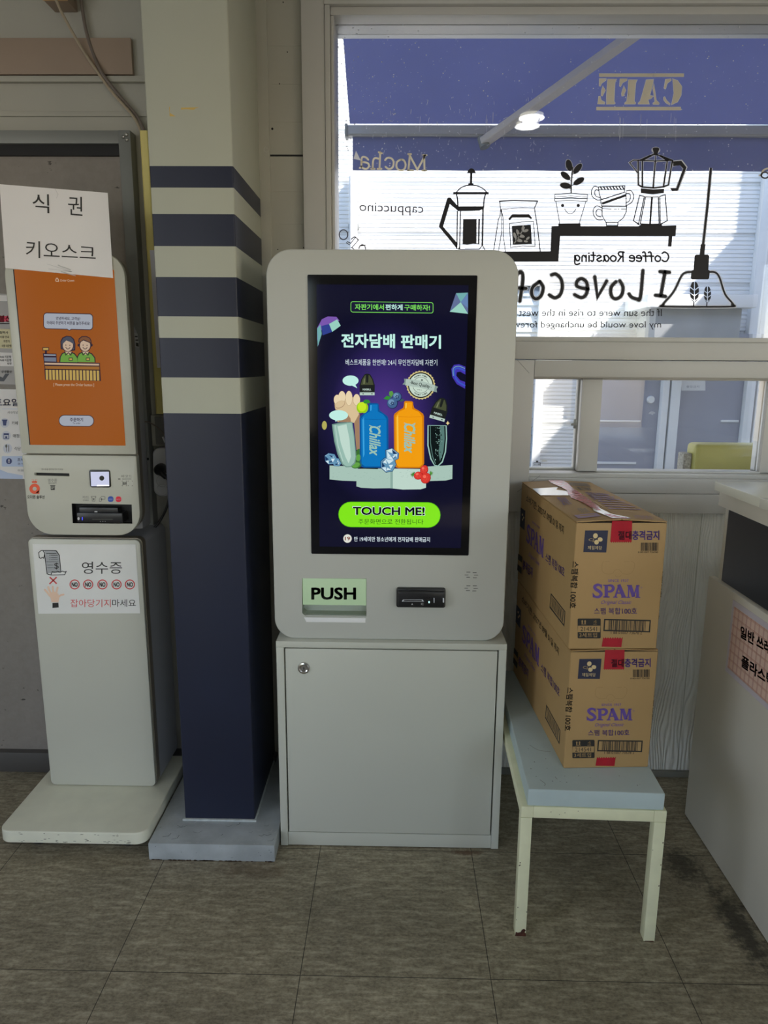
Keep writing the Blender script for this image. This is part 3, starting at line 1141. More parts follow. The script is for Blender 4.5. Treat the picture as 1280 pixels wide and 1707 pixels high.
for cx, cy, rx, ry, ro in ((970, 712, 34, 15, -1.5), (1000, 734, 30, 15, -.3), (915, 752, 34, 15, 1.2), (950, 790, 40, 18, .25), (884, 786, 34, 15, 1.25), (925, 835, 40, 18, .3), (1022, 815, 24, 12, -.7), (1000, 848, 22, 11, .15)):
    d.ell(cx, cy, rx, ry, DECW, 1, rot=ro)
done(d)
# the black shelf line
d = decal('shelf_drawing').crop(850, 360, .21875)
d.poly([(-60, 272), (308, 270), (316, 78), (368, 76), (368, 58), (536, 56), (538, 78), (980, 78), (1000, 64), (1150, 64), (1160, 74), (1268, 72), (1260, 154), (1236, 154), (1230, 234), (1202, 234), (1208, 154), (382, 152), (368, 348), (-60, 350)], DEC)
done(d)
# smiling plant pot (crop 910,240 scale .1953)
d = decal('potted_plant_drawing').crop(910, 240, .1953)
for cx, cy, rx, ry, ro in ((196, 182, 50, 27, 1.35), (270, 210, 52, 24, -.9), (166, 272, 48, 24, .7), (280, 318, 50, 24, -.55), (166, 356, 46, 25, .15)):
    d.ell(cx, cy, rx + 4, ry + 4, DECW, -1, rot=ro)
    d.ell(cx, cy, rx, ry, DEC, 0, rot=ro)
d.stroke([(214, 418), (216, 330), (228, 200)], 6, DEC, smooth=True, halo=DECW, hw=2)
for a, b in (((218, 262), (250, 250)), ((216, 315), (190, 300)), ((218, 356), (250, 340)), ((215, 376), (200, 380))):
    d.stroke([a, b], 5, DEC)
d.stroke([(76, 430), (214, 420), (354, 432), (350, 490), (210, 484), (74, 488)], 5, DEC, closed=True)
d.stroke([(78, 452), (212, 444), (352, 455)], 4, DEC)
d.stroke([(78, 466), (212, 460), (352, 468)], 7, DEC)
d.stroke([(84, 490), (116, 676)], 5, DEC)
d.stroke([(340, 490), (284, 676)], 5, DEC)
d.ell(141, 525, 14, 14, DEC).ell(275, 525, 14, 14, DEC)
d.stroke([(158, 552), (178, 584), (206, 596), (234, 584), (256, 555)], 5, DEC, smooth=True)
done(d)
# stack of cups
d = decal('cup_stack_drawing').crop(910, 240, .1953)
d.stroke([(448, 368), (672, 358), (668, 412), (470, 476), (452, 420)], 6, DEC, closed=True)
for k in range(8):
    x = 462 + 27 * k
    d.stroke([(x, 366), (x + 16, 388)], 9, DEC)
d.stroke([(450, 392), (668, 386)], 4, DEC)
d.poly([(474, 500), (680, 428), (682, 448), (480, 520)], DEC)
d.stroke([(464, 478), (474, 528), (684, 530), (682, 410)], 6, DEC)
d.stroke([(470, 478), (672, 412)], 5, DEC)
d.stroke([(478, 532), (688, 532), (684, 580), (660, 630), (615, 668), (510, 668), (478, 610)], 6, DEC, closed=True)
d.stroke([(482, 552), (556, 555)], 5, DEC)
d.stroke([(580, 558), (602, 558)], 5, DEC)
d.stroke([(614, 557), (624, 557)], 5, DEC)
d.stroke([(642, 556), (682, 556)], 5, DEC)
d.stroke([(512, 670), (516, 698), (612, 698), (614, 670)], 6, DEC)
for q in ([(448, 372), (412, 362), (388, 400), (394, 446), (430, 476), (462, 478)], [(448, 398), (428, 392), (414, 412), (424, 444), (456, 458)],
          [(684, 402), (722, 398), (746, 436), (738, 488), (700, 520), (682, 524)], [(684, 424), (712, 426), (720, 454), (708, 488), (684, 500)],
          [(476, 546), (434, 528), (404, 560), (408, 610), (440, 646), (484, 646)], [(474, 566), (442, 558), (426, 586), (438, 614), (470, 622)]):
    d.stroke(q, 6, DEC, smooth=True)
done(d)
# moka pot
d = decal('moka_pot_drawing').crop(910, 240, .1953)
hl = dict(halo=DECW, hw=4)
d.ell(937, 52, 38, 28, DECW, -1)
d.poly([(908, 40), (920, 30), (955, 30), (968, 42), (950, 84), (922, 84)], DEC)
d.poly([(800, 134), (890, 92), (905, 96), (832, 140)], DEC).poly([(976, 94), (1072, 132), (1030, 140), (965, 98)], DEC)
for q in ([(800, 138), (925, 82), (1072, 136)], [(832, 138), (930, 88)], [(1030, 140), (944, 88)], [(936, 84), (934, 140)]):
    d.stroke(q, 5, DEC, **hl)
d.stroke([(786, 140), (934, 146), (1078, 140)], 7, DEC, **hl)
for q in ([(786, 140), (788, 350), (820, 368), (920, 376), (1002, 366), (1044, 350), (1078, 140)], [(822, 145), (822, 366)], [(932, 146), (914, 374)], [(1034, 146), (1002, 364)]):
    d.stroke(q, 8, DEC, **hl)
d.stroke([(786, 140), (748, 138), (712, 160), (782, 246)], 6, DEC, **hl)
d.poly([(1080, 142), (1160, 134), (1208, 196), (1130, 400), (1072, 404), (1056, 374), (1106, 374), (1166, 214), (1140, 180), (1082, 196)], DECW, -1)
d.poly([(1084, 150), (1154, 144), (1198, 200), (1122, 400), (1076, 402), (1062, 378), (1112, 378), (1170, 210), (1142, 182), (1086, 190)], DEC)
d.poly([(808, 378), (916, 388), (1008, 382), (1006, 420), (912, 430), (808, 420)], DEC)
for q in ([(798, 440), (838, 448), (790, 682), (746, 656)], [(848, 452), (900, 454), (884, 686), (804, 682)], [(908, 454), (958, 452), (964, 684), (890, 686)], [(970, 448), (1016, 434), (1034, 656), (974, 686)]):
    d.stroke(q, 7, DEC, closed=True)
d.poly([(742, 656), (796, 682), (796, 698)], DEC).poly([(1034, 654), (972, 686), (976, 696)], DEC)
done(d)
# pendant lamp (crop 1090,270 scale .1816)
d = decal('pendant_lamp_drawing').crop(1090, 270, .1816)
d.stroke([(522, 54), (490, 400), (450, 760)], 20, DEC, cap=False, halo=DECW, hw=3)
d.poly([(428, 756), (472, 756), (462, 850), (418, 850)], DEC)
d.poly([(386, 850), (494, 850), (506, 864), (498, 990), (512, 1000), (506, 1066), (494, 1078), (350, 1078), (336, 1066), (344, 1000), (362, 990), (372, 862)], DEC)
d.stroke([(340, 1010), (290, 1016), (250, 1050), (180, 1190), (95, 1290), (86, 1312), (110, 1328), (690, 1328), (720, 1310), (714, 1290), (650, 1210), (600, 1060), (560, 1014), (505, 1010)], 17, DEC, smooth=True, halo=DECW, hw=4)
for cx, cy, rx, ry, n_ in ((370, 1190, 42, 96, 3), (490, 1214, 33, 76, 3)):
    cuts = [-.98, -.42, .10, .62]
    for sg_ in (-1, 1):
        for k in range(4):
            u0, u1 = cuts[k] + .05, (cuts[k + 1] - .05 if k < 3 else .97)
            edge = lambda u: rx * math.sqrt(max(1 - u * u, 0))
            us = [u0 + (u1 - u0) * q / 6 for q in range(7)]
            top_in, bot_in = min(u0 + (.28 if k else 0), .97), min(u1 + .28, .99)
            pts_ = [(cx + sg_ * 4, cy + ry * top_in)] + [(cx + sg_ * max(edge(u), 4.5), cy + ry * u) for u in us] + [(cx + sg_ * 4, cy + ry * bot_in)]
            d.poly(pts_, DEC)
    d.stroke([(cx - 4, cy + ry), (cx - 8, 1326)], 8, DEC)
done(d)
# lettering
d = decal('cafe_lettering', 'tan stencil letters reading CAFE backwards between two bars').crop(970, 90, .1640625)
for k, (mm, g) in enumerate(((DECT, 0),)):
    ly = 0
    d.rect(172 - g, 198 - g, 1036 + g, 234 + g, mm, ly)
    d.rect(144 - g, 538 - g, 1004 + g, 574 + g, mm, ly)
    for p in ([(918, 252), (970, 268), (1014, 330), (1008, 420), (970, 490), (905, 520), (930, 400)],
              [(845, 258), (905, 252), (905, 272), (866, 300), (850, 356), (830, 350)],
              [(825, 440), (840, 432), (858, 470), (895, 505), (890, 522), (850, 500), (826, 466)],
              [(650, 262), (726, 258), (722, 300), (690, 420), (725, 428), (700, 456), (672, 466), (684, 512), (570, 512), (568, 500), (590, 478)],
              [(730, 300), (742, 380), (755, 470), (786, 500), (780, 516), (720, 514), (718, 500), (738, 484), (726, 400), (716, 350)],
              [(470, 262), (562, 262), (546, 300), (532, 480), (546, 496), (540, 512), (430, 512), (432, 496), (452, 480), (462, 400)],
              [(384, 252), (458, 252), (456, 272), (412, 296), (392, 334), (378, 330)],
              [(424, 322), (446, 370), (420, 430), (402, 430), (398, 400)],
              [(258, 256), (352, 256), (336, 296), (326, 480), (338, 500), (330, 512), (246, 512), (246, 420)],
              [(174, 250), (246, 250), (244, 270), (200, 300), (188, 330), (172, 328)],
              [(210, 324), (238, 370), (208, 430), (192, 428), (196, 370)],
              [(168, 430), (184, 430), (196, 470), (232, 490), (228, 512), (156, 510)]):
        cx, cy = sum(q[0] for q in p) / len(p), sum(q[1] for q in p) / len(p)
        d.poly(p, mm, ly)
        d.stroke(p, 3, DECW, 1, closed=True)
done(d)
d = decal('mocha_lettering', 'tan outlined serif word Mocha reading backwards').crop(560, 230, .125)


def serif(q, m, w, ly):
    for s_ in q:
        d.stroke(s_, w, m, ly, smooth=len(s_) > 3)


MOCHA = [[(975, 218), (1085, 425), (1190, 230)], [(985, 230), (965, 430)], [(1175, 240), (1180, 432)], [(955, 432), (1030, 432)], [(1150, 434), (1205, 434)], [(962, 215), (1000, 215)], [(1160, 230), (1208, 230)],
         [(865, 288), (815, 320), (808, 390), (850, 432), (905, 420), (928, 360), (905, 300), (865, 288)],
         [(655, 295), (690, 265), (740, 275), (768, 320), (755, 390), (705, 415), (660, 385)],
         [(590, 190), (580, 410)], [(570, 190), (612, 205)], [(575, 280), (520, 270), (495, 310), (490, 405)], [(470, 412), (515, 412)], [(555, 412), (605, 412)],
         [(430, 290), (395, 258), (345, 265), (338, 380), (318, 400)], [(342, 320), (420, 335), (440, 375), (410, 410), (365, 405), (338, 380)]]
serif(MOCHA, DECT, 25, 0)
done(d)
d = decal('torn_sticker').crop(560, 230, .125)
d.poly([(266, 170), (330, 300), (234, 278)], DECW)
done(d)
d = decal('cappuccino_lettering', 'grey word cappuccino reading backwards').crop(560, 230, .125)
d.text('cappuccino', 312, 858, 1164, 1012, DECG, 0, bold=.012, mirror=True, slope=.035)
done(d)
d = decal('americano_lettering', 'grey serif letters on a curve at the pane edge').crop(560, 230, .125)
d.ring(100, 1290, 64, 72, 14, DECG, n=24)
d.stroke([(262, 1322), (196, 1405), (150, 1382)], 12, DECG)
d.stroke([(296, 1365), (210, 1465)], 12, DECG)
d.stroke([(140, 1398), (180, 1424)], 9, DECG)
d.stroke([(202, 1458), (240, 1482)], 9, DECG)
d.stroke([(205, 1350), (250, 1320), (296, 1360)], 11, DECG, smooth=True)
d.ring(350, 1480, 50, 62, 13, DECG, a0=180, a1=380, n=20)
d.stroke([(330, 1440), (390, 1430)], 10, DECG)
done(d)
d = decal('coffee_roasting_lettering', 'small hand drawn words Coffee Roasting reading backwards').crop(850, 360, .21875)
hand_text(d, 'Coffee Roasting', 480, 1212, 345, 72, 10, DEC, mirror=True, slope=0.003)
done(d)
d = decal('slogan_lettering', 'large hand drawn words I Love Coffee reading backwards').crop(850, 360, .21875)
for q in ([(1142, 424), (1214, 430)], [(1180, 428), (1148, 608)], [(1108, 604), (1184, 614)], [(1012, 416), (992, 622), (962, 632), (925, 618), (906, 594)],
          [(806, 502), (770, 545), (772, 608), (806, 632), (848, 606), (860, 545), (836, 494)], [(645, 464), (666, 618), (736, 496)],
          [(518, 574), (560, 560), (590, 535), (560, 486), (522, 482), (512, 520), (540, 560), (575, 575), (572, 610), (540, 624), (490, 600)],
          [(316, 450), (350, 444), (388, 482), (398, 545), (380, 602), (340, 624), (300, 602)], [(222, 502), (172, 545), (166, 602), (196, 632), (236, 608), (252, 545), (226, 500)],
          [(52, 452), (78, 425), (96, 448), (94, 520), (74, 650)], [(40, 548), (122, 552)]):
    if q[0] == (518, 574):
        q = [(590, 556), (540, 548), (506, 530), (514, 494), (546, 478), (582, 505), (590, 560), (574, 606), (540, 622), (492, 600)]
    d.stroke(q, 23, DEC, 1, smooth=len(q) > 3, halo=DECW, hw=3)
done(d)
d = decal('verse_lettering', 'two small lines of verse reading backwards').crop(850, 360, .21875)
d.text('If the sun were to rise in the west', 66, 708, 1156, 764, DEC, 1, mirror=True, slope=0.0)
d.text('my love would be unchanged forever', -25, 802, 1150, 866, DEC, 1, mirror=True, slope=0.0)
done(d)
d = decal('right_edge_letter', 'curled tan letter at the pane edge by the frame').crop(1090, 270, .1816)
d.stroke([(966, 124), (985, 118), (1000, 80), (1040, 60), (1070, 70)], 16, DECT, smooth=True)
d.ring(1018, 122, 42, 34, 14, DECG, n=24)
done(d)
rnd = random.Random(5)
d = decal('dust_specks')
M_dust = mat('pale_dust', (.75, .75, .78), rough=.8)
for k in range(760):
    x, y = 562 + 720 * rnd.random() ** 1.7, 34 + 250 * rnd.random() ** .8
    r_ = rnd.choice((.4, .5, .6, .8, 1.15))
    d.ell(x, y, r_, r_, M_dust, n=6)
for k in range(60):
    x, y = 600 + 300 * rnd.random(), 150 + 130 * rnd.random()
    a = rnd.uniform(-1.7, -1.2) if k % 3 else rnd.uniform(0, 3)
    l_ = rnd.uniform(2, 9)
    d.stroke([(x, y), (x + l_ * math.cos(a), y + l_ * math.sin(a))], .45, M_dust, cap=False)
for k in range(16):
    x, y = rnd.choice((1012, 1025, 1036, 1070, 1076, 1120, 1124, 820, 812, 700)) + rnd.uniform(-3, 3), rnd.uniform(186, 200)
    d.stroke([(x, y), (x - rnd.uniform(0, 2), y + rnd.uniform(10, 42))], .4, M_dust, cap=False)
o_ = done(d)
o_['kind'] = 'stuff'

# ================================================================== OUTSIDE
OY = 5.0
M_sid = siding_material()
M_pave = mat('concrete_paving', (.42, .41, .39), rough=.85, var=.1, vscale=5)
struct(MB().box(-4, 7, WY + .12, 9, -.12, -.05, M_pave), 'exterior_ground', 'pale concrete alley outside the window', 'ground')
sb = MB()


def siding(mb, x0, x1, z0, z1, y, zoff):
    """ribbed metal siding: fine ribs with a deep joint every .313 m, as one continuous skin"""
    prof = []
    z = z0
    k0 = math.floor((z0 - zoff) / .313)
    k = k0
    while zoff + k * .313 < z1:
        a = zoff + k * .313
        prof += [(y, a + .0), (y + .016, a + .003), (y + .016, a + .019), (y, a + .022)]
        n_ = 11
        st = (.313 - .022) / n_
        for q in range(n_):
            b = a + .022 + q * st
            prof += [(y - .0006, b + st * .35), (y, b + st * .60), (y + .006, b + st * .66), (y + .006, b + st * .92), (y, b + st * .999)]
        k += 1
    prof = [p for p in prof if z0 <= p[1] <= z1]
    for p, q in zip(prof, prof[1:]):
        mb.face([(x0, *p), (x1, *p), (x1, *q), (x0, *q)], M_sid)


siding(sb, -3.5, 2.36, -.05, 5.2, OY, on_y(900, 305, OY).z - .011)
sb.box(-3.5, 2.36, OY + .03, OY + .1, -.05, 5.2, M_sid)
struct(sb, 'exterior_wall', 'white ribbed metal siding of the building across the alley', 'building')
sb = MB()
sb.box(2.352, 2.42, OY - .05, OY + .1, -.05, 5.2, M_sid, .004)
sb.box(2.42, 3.1, OY + .0, OY + .1, -.05, 5.2, M_sid)
sb.box(2.43, 2.47, OY - .03, OY + .1, -.05, 5.2, M_sid, .004)
struct(sb, 'exterior_corner', 'white vertical corner trims at the end of the siding across the alley', 'trim')
# unseen blocks added to cast the stepped shade on the siding
wg = MB()
wg.box(3.06, 6.0, 2.62, 4.3, -.05, 3.256, M_sid).box(3.06, 6.0, 4.3, 4.62, -.05, 6.2, M_sid)
struct(wg, 'exterior_shade_blocks', 'unseen blocks added to shade the right part of the siding', 'building')
# down pipe / vertical post on the left
dp = thing('corner_post', 'white vertical post standing before the siding below the awning corner', 'post', (-.29, 4.9, -.05), kind=None)
pm = MB()
pm.box(-.312, -.27, 4.86, 4.95, -.05, 2.62, M_sid, .006)
pm.box(-.322, -.312, 4.90, 4.99, -.05, 2.62, M_sid, .003)
pm.build('post', dp)
for z in (.6, 1.62, 2.3):
    MB().box(-.33, -.262, 4.95, 5.0, z, z + .03, M_alu, .003).build('wall_bracket', dp)
# narrow opening behind the lettering
d2 = thing('window_3', 'narrow framed opening in the siding across the alley', 'window', (.9, OY, .6), kind='structure')
ax, bx, cx_ = on_y(845, 500, OY).x, on_y(897, 500, OY).x, on_y(911, 500, OY).x
zt_ = on_y(880, 466, OY).z
fm = MB()
fm.box(.58, cx_, OY - .05, OY + .02, zt_ - .045, zt_ + .02, M_sid, .004)
fm.box(bx, cx_, OY - .05, OY + .02, .2, zt_ - .04, M_sid, .004)
fm.box(.58, .63, OY - .05, OY + .02, .2, zt_ - .04, M_sid, .004)
fm.build('window_frame', d2)
sm = MB()
M_slat = mat('shaded_slats', (.36, .44, .55), rough=.5)  # slats coloured blue grey as siding lying in shade
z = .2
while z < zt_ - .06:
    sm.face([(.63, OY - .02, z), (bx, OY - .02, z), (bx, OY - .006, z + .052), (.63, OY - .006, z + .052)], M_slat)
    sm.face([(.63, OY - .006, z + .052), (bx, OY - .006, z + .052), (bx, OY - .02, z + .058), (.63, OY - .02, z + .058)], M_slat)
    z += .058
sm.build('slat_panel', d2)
# door canopy and the door under it
cn = thing('door_canopy', 'white boxed canopy with grey underside over the door across the alley', 'canopy', (2.0, 4.8, 1.6))
ca, cb = on_y(1080, 490, 4.55), on_y(1262, 513, 4.55)
cmx = MB().box(ca.x, cb.x, 4.55, OY - .002, cb.z, ca.z, M_sid, .006)
cmx.build('fascia', cn)
M_shut = mat('grey_shutter_box', (.40, .41, .42), rough=.5, var=.08, vscale=9)
ga, gb = on_y(1086, 512, 4.62), on_y(1232, 566, 4.62)
MB().box(ga.x + .03, gb.x, 4.62, OY - .004, gb.z, ga.z - .004, M_shut, .006).build('shutter_box', cn)
d3 = thing('door_2', 'door panels coloured as in canopy shade between white posts across the alley', 'door', (2.0, OY, -.05), kind='structure')
M_lav = mat('shaded_grey_panel', (.36, .36, .41), rough=.55, var=.05, vscale=5)  # canopy shadow put into the grey of the panels
px_ = lambda p: on_y(p, 700, 4.9).x
fm = MB()
for a, b, y in ((1101, 1112, 4.90), (1115, 1131, 4.90), (1239, 1254, 4.90), (1257, 1268, 4.90)):
    fm.box(px_(a), px_(b), y, OY - .002, -.05, gb.z + .05, M_sid, .006)
fm.build('door_post', d3)
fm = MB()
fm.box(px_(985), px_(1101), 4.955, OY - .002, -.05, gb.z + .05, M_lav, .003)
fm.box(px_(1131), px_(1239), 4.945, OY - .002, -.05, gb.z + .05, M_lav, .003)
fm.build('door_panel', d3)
fm = MB()
za_ = on_y(1050, 702, 4.95).z
fm.box(px_(997), px_(1072), 4.948, 4.96, za_ - .006, za_ + .006, M_sid, .002)
za_ = on_y(1050, 772, 4.95).z
fm.box(px_(997), px_(1070), 4.948, 4.96, za_ - .008, za_ + .008, M_sid, .002)
za_ = on_y(1220, 702, 4.94).z
fm.box(px_(1206), px_(1236), 4.936, 4.95, za_ - .008, za_ + .008, M_sid, .002)
fm.build('cross_rail', d3)
fm = MB()
fm.lathe([(0, -.02), (.022, -.02), (.026, -.01), (.026, 0)], on_y(1084, 666, 4.955), (0, 1, 0), M_sid, 24)
fm.build('door_bell', d3)
pr = front_print(4.955).crop(840, 580, .34375)
M_wst = mat('white_sticker', (.7, .7, .68), rough=.5)
for k, rr_ in enumerate((17, 11, 5)):
    pr.ring(718, 322, rr_, rr_ * .8, 3.4, M_wst, a0=190, a1=340, n=14)
pr.ell(719, 322, 3, 3, M_wst)
pr.build('round_sticker', d3)
pa = thing('notice_paper', 'small white notice stuck on the door across the alley', 'paper', on_y(1150, 652, 4.943))
pr = front_print(4.944, lift=.001, step=.0006).crop(840, 580, .34375)
pr.rect(860, 150, 976, 207, mat('bright_paper', (.74, .74, .74), rough=.7))
pr.text('출입금지', 884, 182, 946, 193, mat('pale_grey_print', (.3, .3, .34), rough=.6), 1)
pr.build('printed_sheet', pa)

# ---- awning
AY = 3.3
A_ = on_y(583, 206, AY)
ax0, ax1 = A_.x, 2.55
ay1, az1 = 2.46, A_.z + (AY - 2.46) * .524
aw = thing('awning', 'navy canvas awning on white folding arms outside the window', 'awning', (1.2, 2.46, az1))
M_canvas = mat('navy_canvas', (.26, .285, .47), rough=.8, var=.08, vscale=5, bump=.15, bscale=220, trans=.55, spec=.1)
cv = MB()
nx, ny = 26, 10
grid = [[Vector((ax0 + (ax1 - ax0) * i / nx, ay1 + (AY - ay1) * j / ny, az1 + (A_.z - az1) * j / ny - .012 * math.sin(math.pi * j / ny) - .004 * math.sin(i * 1.3) * math.sin(math.pi * j / ny))) for j in range(ny + 1)] for i in range(nx + 1)]
for i in range(nx):
    for j in range(ny):
        cv.face([grid[i][j], grid[i + 1][j], grid[i + 1][j + 1], grid[i][j + 1]], M_canvas)
bmesh.ops.remove_doubles(cv.bm, verts=cv.bm.verts[:], dist=.0005)
bmesh.ops.solidify(cv.bm, geom=cv.bm.faces[:], thickness=.0015)
cv.build('canvas', aw, 60)
zb0, zb1 = on_y(640, 226, AY - .02).z, on_y(640, 208, AY - .02).z
M_bar = mat('white_painted_metal', (.44, .44, .45), rough=.4)
fb = MB()
fb.box(ax0 - .012, ax1 + .02, AY - .02, AY + .03, zb0, zb1, M_bar, .008, 3)
fb.box(ax0, ax1, AY - .024, AY - .018, zb0 + .006, zb0 + .012, M_bar)
fb.build('front_bar', aw)
ec = MB().box(ax0 - .02, ax0 - .008, AY - .026, AY + .036, zb0 - .004, zb1 + .004, M_alu, .003)
ec.build('end_cap', aw)
va = MB()
vz0 = on_y(590, 284, AY).z
n_ = 60
vt = [(ax0 + .012 + (ax1 - ax0 - .012) * k / n_, AY + .004 * math.sin(k * .7)) for k in range(n_ + 1)]
for p, q in zip(vt, vt[1:]):
    for a, b in ((0, .5), (.5, 1)):
        za, zb = zb0 + (vz0 - zb0) * a, zb0 + (vz0 - zb0) * b
        va.face([(p[0], p[1] * 1, za), (q[0], q[1], za), (q[0], q[1], zb), (p[0], p[1], zb)], M_canvas)
bmesh.ops.remove_doubles(va.bm, verts=va.bm.verts[:], dist=.0005)
bmesh.ops.solidify(va.bm, geom=va.bm.faces[:], thickness=.0012)
va.build('valance', aw, 60)


def slopez(y):
    return A_.z + (AY - y) * .524


def awning_arm(pb, pe):
    """pb: pixel of the joint on the front bar, pe: pixel of the elbow"""
    b = on_y(*pb, AY - .05)
    lo, hi = 2.47, 3.25
    for _ in range(40):                      # the elbow lies just under the canvas
        m_ = (lo + hi) / 2
        e = on_y(*pe, m_)
        if e.z > slopez(m_) - .075:
            hi = m_
        else:
            lo = m_
    d = (e - b)
    ln = d.length
    d.normalize()
    sd_ = d.cross(Vector((0, 0, 1))).normalized()
    up = sd_.cross(d).normalized()
    M = Matrix((d, sd_, up)).transposed().to_4x4()
    M.translation = b
    arm = MB()
    arm.box(0, ln, -.027, .027, -.014, .014, M_armc, .006, 3, M=M)
    arm.box(0, ln, -.0285, -.026, -.003, .003, M_armd, 0, 1, M=M)
    o = arm.build('arm', aw)
    jt = MB()
    jt.lathe([(0, -.024), (.024, -.024), (.027, -.018), (.027, .018), (.024, .024), (0, .024)], e, up, M_armc, 20)
    jt.lathe([(0, -.026), (.008, -.026), (.008, .026), (0, .026)], e, up, M_alu, 12)
    jt.build('elbow_joint', o)
    MB().lathe([(0, -.022), (.022, -.022), (.022, .022), (0, .022)], b, up, M_alu, 20).build('bar_joint', o)
    t = Vector((e.x + .62, 2.45, slopez(2.46) - .10))
    d2_ = (t - e)
    l2 = d2_.length
    d2_.normalize()
    s2 = d2_.cross(Vector((0, 0, 1))).normalized()
    u2 = s2.cross(d2_).normalized()
    M2 = Matrix((d2_, s2, u2)).transposed().to_4x4()
    M2.translation = e
    MB().box(0, l2, -.022, .022, -.014, .014, M_armc, .006, 3, M=M2).build('arm', aw)


M_armc = mat('beige_arm_paint', (.62, .57, .54), rough=.45, var=.03)
M_armd = mat('arm_groove', (.25, .22, .21), rough=.6)
awning_arm((806, 237), (1076, 44))

# ---- the yellow seat seen through the sliding window
st = thing('outdoor_seat', 'yellow vinyl seat back with woven side seen through the low window', 'seat', (1.35, 2.8, -.05))
M_yel = mat('yellow_vinyl', (.40, .36, .085), rough=.42, var=.08, vscale=7, bump=.1, bscale=30)
ta = on_y(1152, 740, 2.72)
sx0 = ta.x + .018
m_ = MB()
m_.box(sx0, sx0 + .36, 2.72, 2.81, .80, ta.z, M_yel, .022, 4)
m_.build('backrest', st)
m_ = MB()
m_.box(sx0 + .004, sx0 + .36, 2.81, 3.25, .55, .72, M_yel, .03, 4)
m_.build('seat_cushion', st)
M_weave = mat('woven_rattan', (.35, .32, .26), rough=.8, var=.4, vscale=160, bump=.5, bscale=200)
m_ = MB()
wz = on_y(1146, 756, 2.74).z
m_.box(on_y(1140, 756, 2.74).x, sx0 - .001, 2.742, 2.80, -.05, wz, M_weave, .006)
m_.build('woven_side', st)
MB().box(sx0 + .001, sx0 + .36, 2.80, 3.25, -.05, .55, M_weave, .006).build('base', st)

# ================================================================== THINGS IN THE ROOM
# ---- orange ordering kiosk on its trolley board
pf = thing('kiosk_platform', 'white rounded trolley board under the orange ordering kiosk', 'platform', (-.92, 2.04, 0))
MB().prism(xy(rr2(-1.15, -.714, 1.818, 2.24, (.035, .035, .01, .01)), .082), (0, 0, -.036), mat('grubby_white_board', L(152, 152, 138, 2.5), rough=.45, var=.05, vscale=12), .004, 3).build('board', pf)
pr = Print(lambda x, y: Vector((x, 1.818, y)), FRONT)
rnd = random.Random(31)
M_grime = mat('board_grime', (.22, .21, .16), rough=.8, var=.3, vscale=60)
for k in range(46):
    pr.ell(rnd.uniform(-1.09, -.76), rnd.choice((.0505, .053, .058, .075)) + rnd.uniform(-.002, .003), rnd.uniform(.001, .006), rnd.uniform(.0004, .0011), M_grime, 1, n=8)
pr.build('edge_stain', pf)
for x, y in ((-1.06, 1.88), (-.79, 1.88), (-1.06, 2.18), (-.79, 2.18)):
    c_ = MB()
    c_.lathe([(0, -.012), (.020, -.012), (.022, -.008), (.022, .008), (.020, .012), (0, .012)], (x, y, .022), (1, 0, 0), M_dark, 20)
    c_.box(x - .018, x + .018, y - .016, y + .016, .041, .046, M_steel)
    c_.build('caster', pf)

ok = thing('order_kiosk', 'tall white self ordering kiosk with an orange touchscreen', 'kiosk', (-.93, 2.15, .082))
M_kw = mat('kiosk_white_plate', L(152, 152, 142, 1.85), rough=.28, var=.012)
KY = 2.03
kx0, kx1 = on_y(36, 757, KY).x, on_y(227, 760, KY).x
zs = on_y(130, 758, KY).z
ztop = on_y(130, 421, KY).z
zbot = on_y(130, 892, KY).z
r_ = .062
MB().prism(xz(rr2(kx0, kx1, zs + .002, ztop, (.004, .004, r_, r_)), KY), (0, .014, 0), M_kw, .003).build('screen_plate', ok)
hole = [on_y(30 + x * .171875, 740 + y * .171875, KY) for x, y in ((520, 578), (1103, 588), (1109, 774), (530, 770))]
slot = [on_y(30 + x * .171875, 740 + y * .171875, KY) for x, y in ((159, 277), (497, 286), (498, 315), (160, 306))]
for q in (hole, slot):
    for v in q:
        v.y = KY
MB().prism(xz(rr2(kx0, kx1, zbot, zs - .002, (.07, .07, .004, .004)), KY), (0, .022, 0), M_kw, .003, holes=[hole, slot]).build('reader_plate', ok)
MB().prism(xz(rr2(kx0 + .002, kx1 - .002, zbot + .003, ztop - .003, (.068, .068, r_, r_)), KY + .0225), (0, .028, 0), M_bronze, .002).build('bronze_band', ok)
bx1 = kx1 - .012
by1 = on_x(239, 661, bx1).y
bzt = on_x(220, 538, bx1).z
b_ = MB()
cy_, cz_ = by1 - KY - .0505, bzt - zbot - .01
side = [(0, 0), (cy_, 0), (cy_, cz_ - .10), (cy_ * .93, cz_ - .055), (cy_ * .72, cz_ - .022), (cy_ * .4, cz_ - .005), (0, cz_)]
b_.prism([(bx1, KY + .0505 + y, zbot + .01 + z) for y, z in side], (-(bx1 - kx0 - .012), 0, 0), M_greyside, .004)
b_.build('back_cover', ok)
lb = Print(lambda x, y: on_x(x, y, bx1), (1, 0, 0))
lb.poly([(222.5, 554), (229, 556), (232, 580), (224.5, 578)], mat('pale_rating_label', L(128, 128, 128, 2.6), rough=.5))
lb.rect(224.5, 560, 229, 562, I_black, 1).rect(225.5, 566, 230, 568, I_black, 1).poly([(226, 571), (230.5, 572), (231, 578), (226.5, 577)], I_black, 1)
lb.build('rating_label', ok)
